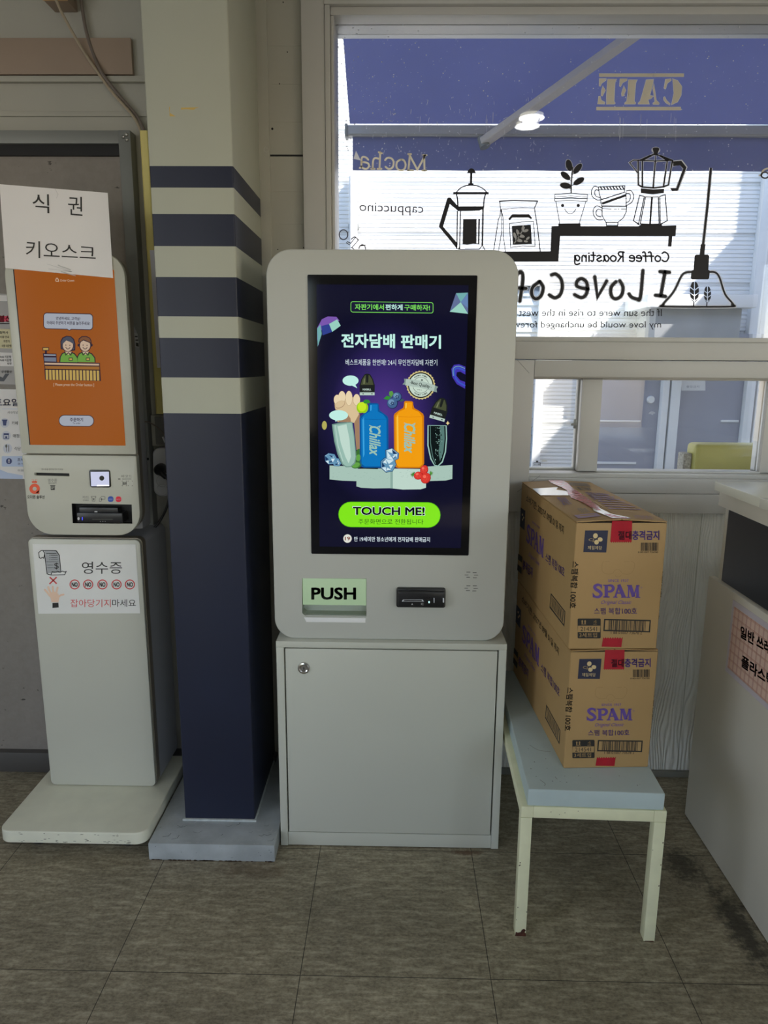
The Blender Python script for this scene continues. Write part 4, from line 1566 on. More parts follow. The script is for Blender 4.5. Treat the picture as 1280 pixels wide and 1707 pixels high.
# pedestal
PY = 2.05
qx0, qx1 = on_y(66, 1110, PY).x, on_y(246.5, 1110, PY).x
qz1 = on_y(140, 899, PY).z
MB().prism(xz(rr2(qx0, qx1, .0835, qz1, .016), PY), (0, .012, 0), M_kw, .003).build('pedestal_plate', ok)
MB().prism(xz(rr2(qx0 - .003, qx1 + .003, .0825, qz1 + .003, .018), PY + .0125), (0, .026, 0), M_bronze, .003).build('pedestal_band', ok)
MB().prism(xz(rr2(qx0, qx1 + .001, .0825, qz1 + .0, (.01, .01, .02, .02)), PY + .039), (0, .19, 0), M_greyside, .002).build('pedestal_housing', ok)
# touch screen
G_or = glow('orange_screen', 142, 74, 12, 1.0, rough=.16)
G_dk = glow('screen_dark_line', 40, 22, 38, 1.0, .16)
G_wt = glow('screen_white', 190, 196, 208, .62, .16)
G_hw = glow('screen_pale_text', 224, 190, 160, .62, .16)
G_gr = glow('screen_green', 122, 178, 72, .62, .16)
G_sk = glow('screen_skin', 226, 196, 168, .62, .16)
G_ye = glow('screen_yellow', 214, 180, 96, .62, .16)
G_br = glow('screen_brown', 176, 116, 48, .62, .16)
G_hr = glow('screen_hair_grey', 80, 84, 100, .62, .16)
G_hb = glow('screen_hair_brown', 138, 88, 54, .62, .16)
G_bl = glow('screen_grey_blue', 128, 136, 156, .62, .16)
sp = MB()
A1, A2, A3, A4 = [on_y(*p, KY - .0015) for p in ((22.5, 449), (189, 449), (209.5, 743.5), (51.5, 741))]
sxl, sxr = (A1.x + A4.x) / 2, (A2.x + A3.x) / 2
szb, szt = (A3.z + A4.z) / 2, A1.z
sp.box(sxl, sxr, KY - .0015, KY, szb, szt, G_or)
sp.box(sxl - .003, sxl, KY - .0012, KY, szb, szt, M_black)
scr = sp.build('touch_screen', ok)
pr = front_print(KY - .0015, step=.0001).crop(0, 430, .2752)
pr.text('Order Queen', 364, 129, 450, 146, G_hw, 1, bold=.02)
pr.ring(346, 134, 11, 11, 5, G_hw).poly([(346, 140), (357, 136), (358, 146)], G_hw).rect(340, 120, 350, 123, G_hw)
pr.rect(263, 330, 564, 430, G_dk, 0, 22, .025)
pr.poly([(398, 428), (440, 430), (420, 441)], G_dk, 0)
pr.rect(267, 335, 560, 426, G_wt, 1, 18, .025)
pr.poly([(402, 426), (436, 427), (420, 437)], G_wt, 1)
pr.text('안녕하세요, 고객님!', 340, 355, 486, 376, G_dk, 2, bold=.02, slope=.02)
pr.text('아래의 주문하기 버튼을 눌러주세요!', 284, 381, 546, 403, G_dk, 2, bold=.02, slope=.02)
pr.build('speech_bubble_picture', scr)
pr = front_print(KY - .0015, step=.0001).crop(0, 430, .2752)
# till
pr.rect(258, 541, 297, 562, G_dk, 0, 2).rect(262, 545, 293, 558, G_ye, 1)
pr.rect(272, 560, 285, 580, G_dk, 0)
pr.poly([(260, 578), (342, 580), (346, 632), (266, 630)], G_dk, 0).poly([(266, 584), (338, 585), (339, 592), (267, 591)], G_wt, 1).poly([(268, 602), (340, 603), (341, 628), (270, 626)], G_bl, 1)
# two clerks
for x, hr in ((412, G_hr), (516, G_hb)):
    if hr is G_hr:
        pr.poly([(x - 44, 552), (x - 46, 505), (x - 34, 482), (x - 8, 471), (x + 18, 474), (x + 38, 492), (x + 45, 520), (x + 44, 560), (x + 10, 566)], G_dk, 0)
        pr.poly([(x - 38, 548), (x - 40, 506), (x - 28, 486), (x - 6, 476), (x + 16, 479), (x + 32, 495), (x + 39, 520), (x + 38, 554), (x, 558)], hr, 1)
    pr.ell(x, 530, 36, 40, G_dk, 2).ell(x, 530, 31, 35, G_sk, 3)
    if hr is G_hb:
        pr.ell(x - 38, 528, 8, 9, G_dk, 1).ell(x + 38, 528, 8, 9, G_dk, 1)
        pr.poly([(x - 42, 512), (x - 38, 488), (x - 20, 474), (x + 8, 473), (x + 30, 484), (x + 38, 502), (x + 40, 520), (x + 20, 512), (x - 10, 500), (x - 30, 512)], G_dk, 4)
        pr.poly([(x - 37, 509), (x - 33, 491), (x - 18, 479), (x + 7, 478), (x + 27, 488), (x + 34, 504), (x + 34, 512), (x + 18, 506), (x - 9, 494), (x - 28, 507)], hr, 5)
    else:
        pr.poly([(x - 34, 520), (x - 30, 492), (x, 482), (x + 30, 494), (x + 35, 522), (x + 12, 508), (x - 10, 500), (x - 26, 516)], hr, 4)
    pr.ell(x - 12, 528, 3, 3.6, G_dk, 6).ell(x + 12, 529, 3, 3.6, G_dk, 6)
    pr.stroke([(x - 13, 542), (x, 552), (x + 13, 543)], 4, G_dk, 6, smooth=True)
    pr.poly([(x - 52, 632), (x - 50, 600), (x - 36, 576), (x - 14, 568), (x + 18, 568), (x + 42, 578), (x + 62, 604), (x + 64, 634)], G_dk, 4)
    pr.poly([(x - 46, 630), (x - 44, 602), (x - 32, 581), (x - 12, 574), (x + 16, 574), (x + 38, 583), (x + 56, 606), (x + 58, 632)], G_gr, 5)
    pr.poly([(x - 18, 568), (x + 24, 568), (x + 4, 588)], G_sk, 6)
    pr.stroke([(x - 20, 568), (x - 12, 588), (x + 3, 574), (x + 18, 589), (x + 26, 570)], 5, G_dk, 7)
    pr.rect(x + 5, 604, x + 30, 622, G_dk, 7, 2).rect(x + 9, 608, x + 26, 618, G_ye, 8)
# counter
pr.poly([(266, 630), (606, 636), (606, 656), (268, 650)], G_dk, 8).poly([(271, 635), (601, 641), (601, 652), (272, 646)], G_hw, 9)
pr.poly([(270, 648), (606, 654), (608, 682), (272, 676)], G_dk, 8).poly([(274, 654), (602, 658), (603, 677), (276, 671)], G_br, 9)
pr.poly([(270, 672), (608, 678), (612, 745), (274, 738)], G_dk, 8)
for k in range(16):
    a = 277 + k * 20.6
    pr.poly([(a, 677 + k * .35), (a + 15, 677.4 + k * .35), (a + 16.5, 738 + k * .35), (a + 2, 737.5 + k * .35)], G_ye, 9)
pr.text('[ Please press the Order button ]', 324, 758, 570, 779, G_hw, 1, bold=.03, slope=.012)
pr.build('clerks_picture', scr)
pr = front_print(KY - .0015, step=.0001).crop(0, 430, .2752)
pr.rect(356, 950, 570, 1020, G_dk, 0, 34, .01).rect(360, 954, 566, 1016, G_wt, 1, 30, .01)
pr.text('주문하기', 424, 968, 503, 991, G_dk, 2, bold=.03)
pr.text('To order', 441, 995, 488, 1006, G_dk, 2)
pr.build('order_button_picture', scr)
# reader plate: slot, printed marks, scanner and card reader
s_ = MB().prism([Vector((p.x, KY + .012, p.z)) for p in slot], (0, .004, 0), M_black)
s_.build('receipt_slot', ok)
pr = front_print(KY).crop(30, 740, .171875)
pr.text('영수증을 잡아당기지 마세요', 228, 236, 438, 256, I_grey, 0)
pr.text('영수증', 291, 336, 379, 369, I_grey, 0)
pr.text('RECEIPT', 298, 374, 376, 389, I_grey, 0)
pr.rect(312, 402, 362, 408, I_black).rect(318, 410, 357, 446, I_black).rect(322, 416, 353, 420, M_kw, 1).rect(322, 424, 353, 428, M_kw, 1).rect(322, 432, 340, 436, M_kw, 1)
pr.build('receipt_markings', ok)
pr.text('바코드', 1002, 299, 1104, 327, I_grey, 0)
pr.text('BARCODE', 1014, 333, 1099, 347, I_grey, 0)
pr.poly([(968, 340), (982, 332), (982, 337), (996, 337), (996, 343), (982, 343), (982, 348)], I_black)
for k in range(6):
    pr.rect(1014 + k * 7, 368, 1014 + k * 7 + (4 if k % 2 else 2.5), 396, I_black)
for a in (1008, 1066):
    w__ = 46
    for (xa, ya, sx_, sy__) in ((a, 358, 1, 1), (a + w__, 358, -1, 1), (a, 408, 1, -1), (a + w__, 408, -1, -1)):
        pr.rect(xa, ya, xa + 9 * sx_, ya + 2.5 * sy__, I_black).rect(xa, ya, xa + 2.5 * sx_, ya + 9 * sy__, I_black)
pr.build('barcode_markings', ok)
pr.text('카드', 625, 504, 690, 531, I_grey, 0)
pr.text('CARD', 630, 539, 686, 553, I_grey, 0)
for x, y, k_ in ((712, 508, 0), (788, 508, 1)):
    pr.stroke([(x, y), (x + 44, y), (x + 44, y + 12), (x + 36, y + 12), (x + 36, y + 46), (x + 8, y + 46), (x + 8, y + 12), (x, y + 12)] if not k_ else [(x + 24, y), (x + 56, y + 4), (x + 56, y + 28), (x + 26, y + 28), (x + 20, y + 48), (x, y + 48), (x + 4, y + 20)], 4, I_grey, closed=True)
    pr.rect(x + 16, y + 18, x + 28, y + 38, I_grey)
pr.rect(872, 508, 926, 563, ink('logo_blue', 44, 66, 130, 2.2), 0, 22).rect(948, 509, 1002, 564, ink('logo_red', 190, 34, 50, 2.2), 0, 22)
pr.text('ADWAY', 880, 532, 918, 540, G_wt, 1)
pr.text('PAYCO', 956, 533, 994, 541, G_wt, 1)
pr.build('card_markings', ok)
O_red = ink('logo_orange_red', 205, 66, 42, 2.4)
pr = front_print(KY).crop(30, 740, .171875)
pr.ring(162, 435, 51, 50, 31, O_red)
pr.poly([(176, 470), (204, 448), (208, 484), (180, 482)], O_red)
pr.poly([(136, 378), (133, 356), (146, 366), (150, 352), (160, 364), (172, 352), (176, 366), (188, 356), (185, 378)], O_red)
for x in (136, 150, 172, 185):
    pr.ell(x, 347, 3, 3, O_red)
pr.text('오더퀸 솔루션', 91, 495, 258, 531, I_black, 0, bold=.025, slope=.02)
pr.build('orange_logo', ok)
q0, q1 = on_y(30 + 686 * .171875, 740 + 252 * .171875, KY - .004), on_y(30 + 899 * .171875, 740 + 424 * .171875, KY - .004)
sc_ = MB().prism(xz(rr2(q0.x, q1.x, q1.z, q0.z, .006), KY - .004), (0, .004, 0), M_dark, .001)
scn = sc_.build('barcode_scanner', ok)
pr = front_print(KY - .004).crop(30, 740, .171875)
pr.poly([(704, 272), (882, 270), (886, 408), (710, 410)], glow('scanner_window', 196, 200, 226, 1.0))
pr.poly([(770, 398), (880, 398), (886, 408), (762, 410)], glow('scanner_light', 250, 250, 255, 1.4), 1)
pr.ell(813, 332, 24, 24, M_dark, 1)
pr.build('scanner_window', scn)
rb = MB()
hz = lambda x, y, Y: on_y(30 + x * .171875, 740 + y * .171875, Y)
rb.prism([Vector((p.x, KY + .0215, p.z)) for p in (hole[0], hole[1], hole[2], hole[3])], (0, .004, 0), M_black)
for a_, b_ in zip(hole, hole[1:] + hole[:1]):
    c_ = sum(hole, Vector()) / 4
    a2, b2 = a_.lerp(c_, .006), b_.lerp(c_, .006)
    rb.face([a2 + Vector((0, .0006, 0)), b2 + Vector((0, .0006, 0)), b2 + Vector((0, .0216, 0)), a2 + Vector((0, .0216, 0))], M_black)
rb.build('reader_recess', ok)
cr = MB()
p0, p1 = hz(566, 668, KY - .018), hz(1018, 768, KY - .018)
cr.box(p0.x, p1.x, KY - .018, KY + .02, p1.z, p0.z, M_dark, .003)
p2, p3 = hz(592, 614, KY - .004), hz(975, 672, KY - .004)
cr.box(p2.x, p3.x, KY - .006, KY + .02, p3.z - .004, p2.z, M_dark, .003)
rd = cr.build('card_reader', ok)
pr = front_print(KY - .018).crop(30, 740, .171875)
pr.ell(588, 724, 11, 15, ink('steel_dot', 150, 148, 150, 2.0)).rect(619, 710, 629, 740, glow('blue_led', 70, 80, 230, 1.2))
pr.rect(720, 730, 920, 733, I_grey)
for x in (800, 824, 846):
    pr.ell(x, 752, 3, 3, ink('pale_mark', 150, 150, 150, 2.0))
pr.build('reader_lights', rd)
pr = front_print(KY - .006).crop(30, 740, .171875)
pr.rect(742, 652, 770, 662, ink('pale_mark', 150, 150, 150, 2.0))
pr.build('reader_mark', rd)


# ---- papers taped to the ordering kiosk
def sheet(quad, Y, m=M_paper, th=.0006):
    p = [on_y(*q, Y) for q in quad]
    mb = MB()
    mb.prism(p, (0, th, 0), m)
    return mb


ps = thing('paper_sign', 'white paper sign headed 식권 키오스크 taped over the top of the ordering kiosk', 'sign', on_y(100, 452, 2.024))
SQ = [(-1, 307), (179.5, 321.5), (188.5, 463.5), (9, 447)]
sh = MB()
pts = [[on_y(*Vector(SQ[0]).lerp(Vector(SQ[1]), u).lerp(Vector(SQ[3]).lerp(Vector(SQ[2]), u), v), 2.0255 + .010 * (1 - v) ** 2 * 0 + .003 * math.sin(u * 3)) for v in [k / 8 for k in range(9)]] for u in [k / 8 for k in range(9)]]
for i in range(8):
    for j in range(8):
        sh.face([pts[i][j], pts[i + 1][j], pts[i + 1][j + 1], pts[i][j + 1]], M_paper)
bmesh.ops.remove_doubles(sh.bm, verts=sh.bm.verts[:], dist=.0004)
sh.build('sheet', ps)


def sq_at(x, y):
    # picture point on the curved sheet
    v = min(max((y - 307 - .08 * x) / 141.0, 0), 1)
    u = min(max((x + 1 - 9.5 * v) / 180.0, 0), 1)
    return on_y(x, y, 2.0255 + .010 * (1 - v) ** 2 * 0 + .003 * math.sin(u * 3))


pr = Print(sq_at, FRONT, lift=.0009).crop(0, 300, .203125)
pr.text('식', 270, 114, 398, 270, I_black, 0, bold=.012, quad=[(268, 112), (402, 118), (406, 274), (268, 262)])
pr.build('printed_text', ps)
pr.text('권', 556, 136, 676, 294, I_black, 0, bold=.012, quad=[(558, 132), (676, 140), (678, 296), (560, 286)])
pr.build('printed_text', ps)
pr.text('키오스크', 212, 498, 786, 662, I_black, 0, bold=.012, quad=[(214, 494), (780, 542), (788, 664), (214, 636)])
pr.build('printed_text', ps)
M_tapec = mat('clear_tape', (.7, .7, .7), rough=.12, trans=.5)
pr = Print(sq_at, FRONT, lift=.0012).crop(0, 300, .203125)
tp = MB()
for q in ([(455, 76), (474, 80), (484, 160), (466, 150)], [(390, 690), (560, 716), (625, 790), (520, 780), (400, 730)]):
    pr.stroke([Vector(q[0]), (Vector(q[1]) + Vector(q[2])) / 2, Vector(q[-1])], 3, M_tapec, 1)
pr.build('clear_tape', ps)
pr.stroke([(480, 700), (505, 712), (540, 722), (580, 738)], 9, M_tapec, 1)
pr.stroke([(505, 752), (560, 770), (620, 786)], 9, M_tapec, 1)
pr.build('clear_tape', ps)

rs = thing('paper_sign', 'white receipt notice with NO symbols and a hand taped on the kiosk pedestal', 'sign', on_y(145, 1022, 2.049))
sheet([(54, 907), (226, 907.5), (233.5, 1022.5), (64, 1023)], 2.0488, mat('laminated_sheet', L(158, 158, 156, 2.5), rough=.3)).build('sheet', rs)
pr = front_print(2.0488).crop(0, 740, .25)
pr.text('영수증', 546, 785, 814, 866, I_black, 0, bold=.0)
pr.build('title_text', rs)
pr.text('잡아당기지', 470, 1036, 738, 1088, I_red, 0)
pr.text('마세요', 748, 1036, 906, 1086, I_black, 0)
pr.build('warning_text', rs)
for x in (498, 588, 683, 777, 866):
    pr.ring(x, 937, 34, 33, 7, I_red)
    pr.text('NO', x - 20, 922, x + 20, 953, I_black, 0, bold=.06)
    pr.build('no_symbol', rs)
pr.stroke([(332, 888), (378, 932)], 9, I_red, cap=False).stroke([(378, 888), (330, 934)], 9, I_red, cap=False)
pr.build('red_cross', rs)
pr = front_print(2.0488).crop(0, 740, .25)
PGr = ink('receipt_grey', 120, 122, 124, 2.3)
pr.poly([(296, 712), (380, 710), (396, 740), (404, 858), (314, 862)], PGr)
pr.stroke([(262, 758), (258, 724), (276, 710), (372, 710), (396, 742), (406, 850)], 5, I_black)
pr.stroke([(262, 756), (272, 764), (282, 756), (292, 762), (298, 730), (288, 712)], 5, I_black)
pr.stroke([(298, 740), (314, 866), (340, 874), (432, 872), (442, 850), (430, 854), (418, 848), (400, 856), (384, 848), (366, 856), (348, 850), (340, 872)], 5, I_black)
for y, a, b in ((730, 308, 376), (742, 342, 384), (758, 342, 384), (772, 342, 386), (786, 312, 388), (808, 318, 352), (826, 320, 354)):
    pr.stroke([(a, y), (b, y)], 3, I_black)
for y in (742, 758, 772):
    pr.ell(333, y, 3, 3, I_black)
pr.text('$', 362, 792, 392, 838, I_black, 1)
pr.build('receipt_drawing', rs)
pr = front_print(2.0488).crop(0, 740, .25)
H_sk = ink('printed_skin', 178, 142, 124, 2.4)
pr.poly([(344, 1056), (338, 1030), (326, 1008), (338, 990), (372, 986), (390, 1000), (396, 1026), (390, 1056)], H_sk)
for q, w__ in (([(332, 1012), (316, 990), (300, 972)], 13), ([(340, 1000), (328, 972), (322, 954)], 13), ([(358, 994), (353, 968), (352, 952)], 13), ([(376, 996), (380, 972), (384, 958)], 13), ([(390, 1020), (406, 1008), (424, 1004)], 12)):
    pr.stroke(q, w__, H_sk, 1)
pr.poly([(350, 1060), (390, 1058), (392, 1090), (350, 1094)], I_black, 1)
pr.build('hand_drawing', rs)
po = thing('poster', 'grey canteen notice with red and yellow bands half hidden behind the ordering kiosk', 'poster', on_y(10, 640, 2.277))
I_pg = ink('poster_grey', 132, 130, 130, 2.2)
sheet([(-170, 484), (45, 491), (58, 642), (-156, 636)], 2.2772, I_pg).build('sheet', po)
pr = front_print(2.2772).crop(0, 480, .1991)
pr.poly([(-700, 90), (250, 110), (260, 210), (-700, 190)], I_pg)
pr.poly([(-700, 54), (200, 64), (200, 112), (-700, 100)], M_paper, 1)
pr.poly([(-700, 320), (300, 352), (310, 515), (-700, 480)], ink('poster_cream', 156, 150, 122, 2.3), 1)
pr.poly([(-700, 520), (310, 548), (320, 660), (-700, 640)], M_paper, 1)
pr.poly([(-700, 240), (70, 236), (70, 282), (-700, 272)], ink('poster_pink', 168, 52, 72, 2.3), 1)
pr.poly([(-700, 290), (90, 296), (90, 303), (-700, 297)], I_black, 1)
pr.text('불신', -10, 228, 92, 286, I_red, 2, bold=.04)
pr.text('휴점 협력사', -60, 362, 70, 384, I_black, 2, bold=.03)
pr.text('식당 차량 이용 안내', -80, 400, 76, 422, I_black, 2, bold=.03)
pr.text('자전거', 30, 436, 80, 458, I_black, 2, bold=.03)
pr.text('이용 미운행', 16, 474, 96, 496, I_black, 2, bold=.03)
pr.text('운행 FAB 미운행', -40, 566, 92, 588, I_black, 2, bold=.03)
pr.text('운행 FAB 미운행', -40, 594, 94, 616, I_black, 2, bold=.03)
pr.text('방문', 62, 624, 98, 642, I_black, 2, bold=.03)
pr.text('상생물산', 12, 690, 100, 712, I_black, 2, bold=.03)
pr.poly([(-60, 742), (6, 742), (24, 752), (44, 718), (80, 718), (34, 782), (-60, 782)], ink('poster_mark', 66, 68, 74, 2.0), 2)
pr.build('printed_text', po)
po = thing('poster', 'white blue Saturday notice with round icons behind the ordering kiosk', 'poster', on_y(10, 798, 2.277))
sheet([(-160, 645), (62, 650), (72, 799), (-148, 795)], 2.2772).build('sheet', po)
pr = front_print(2.2772).crop(0, 480, .1991)
PB, PBl = ink('poster_blue', 52, 60, 96, 2.0), ink('poster_pale_blue', 136, 146, 168, 2.4)
pr.poly([(-700, 1500), (0, 1520), (60, 1545), (190, 1570), (190, 1600), (-700, 1580)], PBl, 0)
pr.text('토요일', -50, 926, 160, 990, PB, 1, bold=.03)
pr.stroke([(20, 1012), (200, 1014)], 3, PBl, 1)
pr.text('사내식당', 62, 1030, 150, 1054, I_grey, 1)
for y, w__, t_ in ((1130, '카페', 0), (1238, '매점', 1), (1344, '식당', 2)):
    pr.ell(40 + t_ * 12, y, 38, 40, ink('poster_pale_disc', 150, 152, 160, 2.4), 1)
    pr.rect(100 + 10 * t_, y - 14, 100, y - 14, PB, 1)
    pr.text(w__, 100 + 10 * t_, y - 14, 150 + 12 * t_, y + 16, I_black, 2)
pr.poly([(22, 1112), (58, 1112), (52, 1152), (28, 1152)], PB, 2).rect(18, 1102, 62, 1112, PB, 2)
pr.rect(30, 1216, 76, 1232, PB, 2, 4).stroke([(32, 1234), (32, 1262), (74, 1262), (74, 1234)], 5, PB, 2).rect(44, 1242, 62, 1258, PB, 2)
pr.ell(54, 1324, 9, 14, I_grey, 2).stroke([(54, 1330), (54, 1368)], 5, I_grey, 2).stroke([(74, 1318), (74, 1368)], 6, I_grey, 2)
pr.rect(16, 1408, 230, 1496, PBl, 1, 8)
pr.ell(76, 1450, 25, 25, PB, 2).rect(72, 1434, 80, 1454, M_paper, 3).ell(76, 1462, 4, 4, M_paper, 3)
pr.text('조식', 146, 1424, 200, 1452, PB, 2, bold=.03)
pr.text('중식', 148, 1464, 200, 1482, PB, 2)
pr.text('이용', 150, 1518, 200, 1538, I_grey, 2)
pr.build('printed_text', po)

# ---- wall clutter between door and column
M_cable_c = mat('cream_cable', L(128, 118, 102, 2.2), rough=.5)
M_cable_g = mat('grey_cable', L(92, 84, 78, 2.0), rough=.5)
jb = thing('junction_box', 'beige junction box high on the wall above the grey door', 'junction box', (-1.0, 2.265, 2.42))
jx0, jx1 = on_y(92, 21, 2.30).x, on_y(130, 21, 2.30).x
jz = on_y(110, 21, 2.30).z
MB().box(jx0, jx1, 2.232, 2.30, jz, jz + .12, M_wall_tan, .002).build('box', jb)
MB().box(jx0 - .002, jx1 + .002, 2.226, 2.233, jz - .0, jz + .122, mat('beige_lid', L(176, 142, 104, 2.3), rough=.5), .002).build('lid', jb)


def cable(pts, Y, r, m, name, label, cat='cable'):
    mb = MB()
    mb.tube([on_y(p[0], p[1], p[2] if len(p) > 2 else Y) for p in pts], r, m, 8)
    o = mb.build(name)
    rebase(o)
    return tag(o, label, cat)


cable([(88, -12, 2.22), (93.7, 0, 2.22), (105, 25, 2.24), (137, 82, 2.272), (166, 125, 2.272), (187, 154, 2.276), (219, 190, 2.276), (231, 210, 2.28), (237, 228, 2.28)], 2.28, .0042, M_cable_c, 'cable', 'cream cable looping from the junction box to the yellowed duct')
cable([(134, -12), (135, 0), (141, 39), (148, 68), (158, 96), (170, 122, 2.272), (196, 156, 2.282), (225, 190, 2.284), (237, 210, 2.284), (243, 228, 2.284)], 2.284, .0048, M_cable_g, 'cable', 'grey cable hanging beside the cream one towards the yellowed duct')
M_duct = mat('yellowed_plastic', L(152, 138, 84, 3.1), rough=.45, var=.06)
dz0, dz1 = on_y(262, 690, 2.27).z, on_y(240, 218, 2.27).z
dx0, dx1 = on_y(232.5, 218, 2.27).x, on_y(248, 218, 2.27).x
dm = MB()
dm.prism(xy(rr2(dx0, dx1, 2.266, 2.2995, (.008, .008, 0, 0)), dz0), (0, 0, dz1 - dz0), M_duct)
o_ = dm.build('cable_duct')
rebase(o_)
tag(o_, 'yellowed vertical plastic cable duct between door frame and column', 'cable duct')
pq = [(249.5, 417), (270, 417), (284, 613), (262, 613)]
o_ = sheet(pq, 2.25, mat('lavender_paper', (.84, .83, .90), rough=.6), .0008).build('paper_strip')
rebase(o_)
tag(o_, 'blank lavender white sheet edge hanging beside the yellowed duct', 'paper')
sw = thing('outlet_box', 'grey wall box under the yellowed cable duct', 'wall box', on_y(262, 742, 2.28))
ba, bb = on_y(250, 692, 2.272), on_y(284, 744, 2.272)
MB().box(ba.x, bb.x, 2.276, 2.2995, bb.z, ba.z, M_wall, .003).build('box', sw)
MB().box(ba.x + .014, bb.x - .016, 2.268, 2.277, bb.z + .005, ba.z - .004, mat('grey_cover_plate', L(96, 96, 92, 1.9), rough=.5), .004).build('cover', sw)
M_strip = mat('white_socket_plastic', (.88, .89, .92), rough=.35)
sp_ = thing('power_strip', 'white power strip with round sockets hanging beside the column', 'power strip', on_y(270, 830, 2.28))
sa, sb_, sc2, sd2 = on_y(253.5, 770, 2.266), on_y(284, 770, 2.266), on_y(265, 746.5, 2.266), on_y(266, 827.5, 2.266)
Mtilt = Matrix.Translation(((sa.x + sb_.x) / 2, 0, (sc2.z + sd2.z) / 2)) @ Matrix.Rotation(math.radians(1.5), 4, 'Y')
hw_, hh_ = (sb_.x - sa.x) / 2, (sc2.z - sd2.z) / 2
MB().prism(xz(rr2(-hw_, hw_, -hh_, hh_, .024, 10), 2.266), (0, .030, 0), M_strip, .006, 3, M=Mtilt).build('body', sp_)
for k, zz in enumerate((.02, -.021, -.056)):
    q = MB()
    zz = hh_ * (.14, -.36, -.72)[k]
    q.lathe([(.0, .006), (.017, .006), (.0185, -.001), (.0205, -.0015), (.021, 0)], (0, 2.2655, zz), (0, 1, 0), M_strip, 28)
    for a in (-.008, .008):
        q.lathe([(0, -.0065), (.0024, -.0065), (.0024, -.005)], (a, 2.2785, zz - a * .2), (0, 1, 0), M_black, 10)
    q.lathe([(.018, .0), (.0186, -.0002), (.019, .0)], (0, 2.2650, zz), (0, 1, 0), M_alu, 28)
    q.bm.transform(Mtilt)
    q.build('socket', sp_)
pg = thing('power_plug', 'black plug and cord in the upper socket of the power strip', 'plug', on_y(235, 890, 2.25))
c0 = Mtilt @ Vector((0, 2.266, hh_ * .14))
c0.y = 2.266
q = MB()
q.lathe([(0, .036), (.011, .036), (.017, .028), (.019, .012), (.0195, 0), (.0195, -.004), (0, -.004)], c0, (0, -1, 0), M_dark, 26)
q.tube([c0 + Vector((0, -.026, 0)), c0 + Vector((.010, -.028, -.012)), c0 + Vector((.022, -.026, -.024))], [.010] * 9 + [.0085] * 8 + [.007], M_dark, 12)
q.build('plug_head', pg)
q = MB()
q.tube([c0 + Vector((.020, -.026, -.022))] + [on_y(*p) for p in ((282.5, 806, 2.24), (283, 824, 2.235), (277, 848, 2.232), (264, 872, 2.228), (252, 884, 2.222), (238, 895, 2.21))], .0042, M_dark, 9)
q.build('cord', pg)
cable([(238, 703, 2.20), (248, 704, 2.22), (262, 712, 2.24), (272, 722, 2.25), (277, 735, 2.25), (281, 762, 2.255)], 2.24, .0022, M_cable_g, 'cable', 'thin grey wire curving from the ordering kiosk to the power strip')
cable([(271, 728), (275.5, 738)], 2.255, .003, M_strip, 'cable_sleeve', 'short ribbed white cable sleeve above the power strip', 'cable')

# ---- white cabinet stand
VY = 1.905
cs = thing('kiosk_stand', 'white cabinet with a locked door under the vape vending kiosk', 'cabinet', (-.01, 2.08, 0))
tz = .652
b_ = MB()
b_.box(-.334, .316, 1.883, 2.268, tz - .018, tz, M_white, .0012)
b_.build('top_board', cs)
b_ = MB()
b_.box(-.334, -.3125, 1.885, 2.268, 0.002, tz - .0185, M_white, .001)
b_.build('side_panel', cs)
MB().box(.2945, .316, 1.885, 2.268, 0.002, tz - .0185, M_white, .001).build('side_panel', cs)
b_ = MB()
b_.box(-.3125, .2945, 2.25, 2.262, .01, tz - .02, M_white)
b_.build('back_panel', cs)
dz0_ = .0475
MB().box(-.3120, .2940, 1.887, 1.905, .003, dz0_ - .0015, M_white, .001).build('plinth_board', cs)
do_ = MB().box(-.3085, .2905, 1.886, 1.904, dz0_ + .001, tz - .0225, M_white, .0015).build('door', cs)
lp = on_y(430 + 489 / 6.4, 1040 + 468 / 6.4, 1.886)
lk = MB()
lk.lathe([(.0085, .002), (.0095, .0045), (.0125, .006), (.0165, .005), (.0172, 0)], lp, (0, -1, 0), M_steel, 32)
lk.lathe([(0, .0015), (.0085, .0015), (.009, .003)], lp, (0, -1, 0), M_steel, 24)
lk.box(lp.x - .0012, lp.x + .0012, lp.y - .0025, lp.y - .0014, lp.z - .005, lp.z + .002, M_black)
lk.build('lock', do_)
gl = MB().box(-.3125, .2945, 1.9055, 1.907, .003, tz - .0185, M_black)  # black sheet standing in for the shade inside the door gaps
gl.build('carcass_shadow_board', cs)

# ---- the vape vending kiosk
vk = thing('vending_kiosk', 'white rounded vending kiosk with a large dark advertising screen', 'kiosk', (-.016, 2.0, tz))
vx0, vx1, vz1 = -.3395, .308, 1.7045
q7 = lambda x, y: (440 + x * .328125, 920 + y * .328125)
fh = [on_y(*q7(x, y), VY) for x, y in ((193, 134), (521, 136), (520, 331), (214, 329), (194, 312))]
fh = [Vector((p.x, VY, p.z)) for p in fh]
MB().prism(xz(rr2(vx0, vx1, tz + .0005, vz1, (.058, .058, .066, .066), 12), VY), (0, .055, 0), M_white2, .0035, 3, holes=[fh]).build('front_panel', vk)
MB().prism(xz(rr2(vx0 + .001, vx1 - .001, tz + .0006, vz1 - .0005, (.057, .057, .066, .066), 12), VY + .0552), (0, .16, 0), M_white2).build('housing', vk)
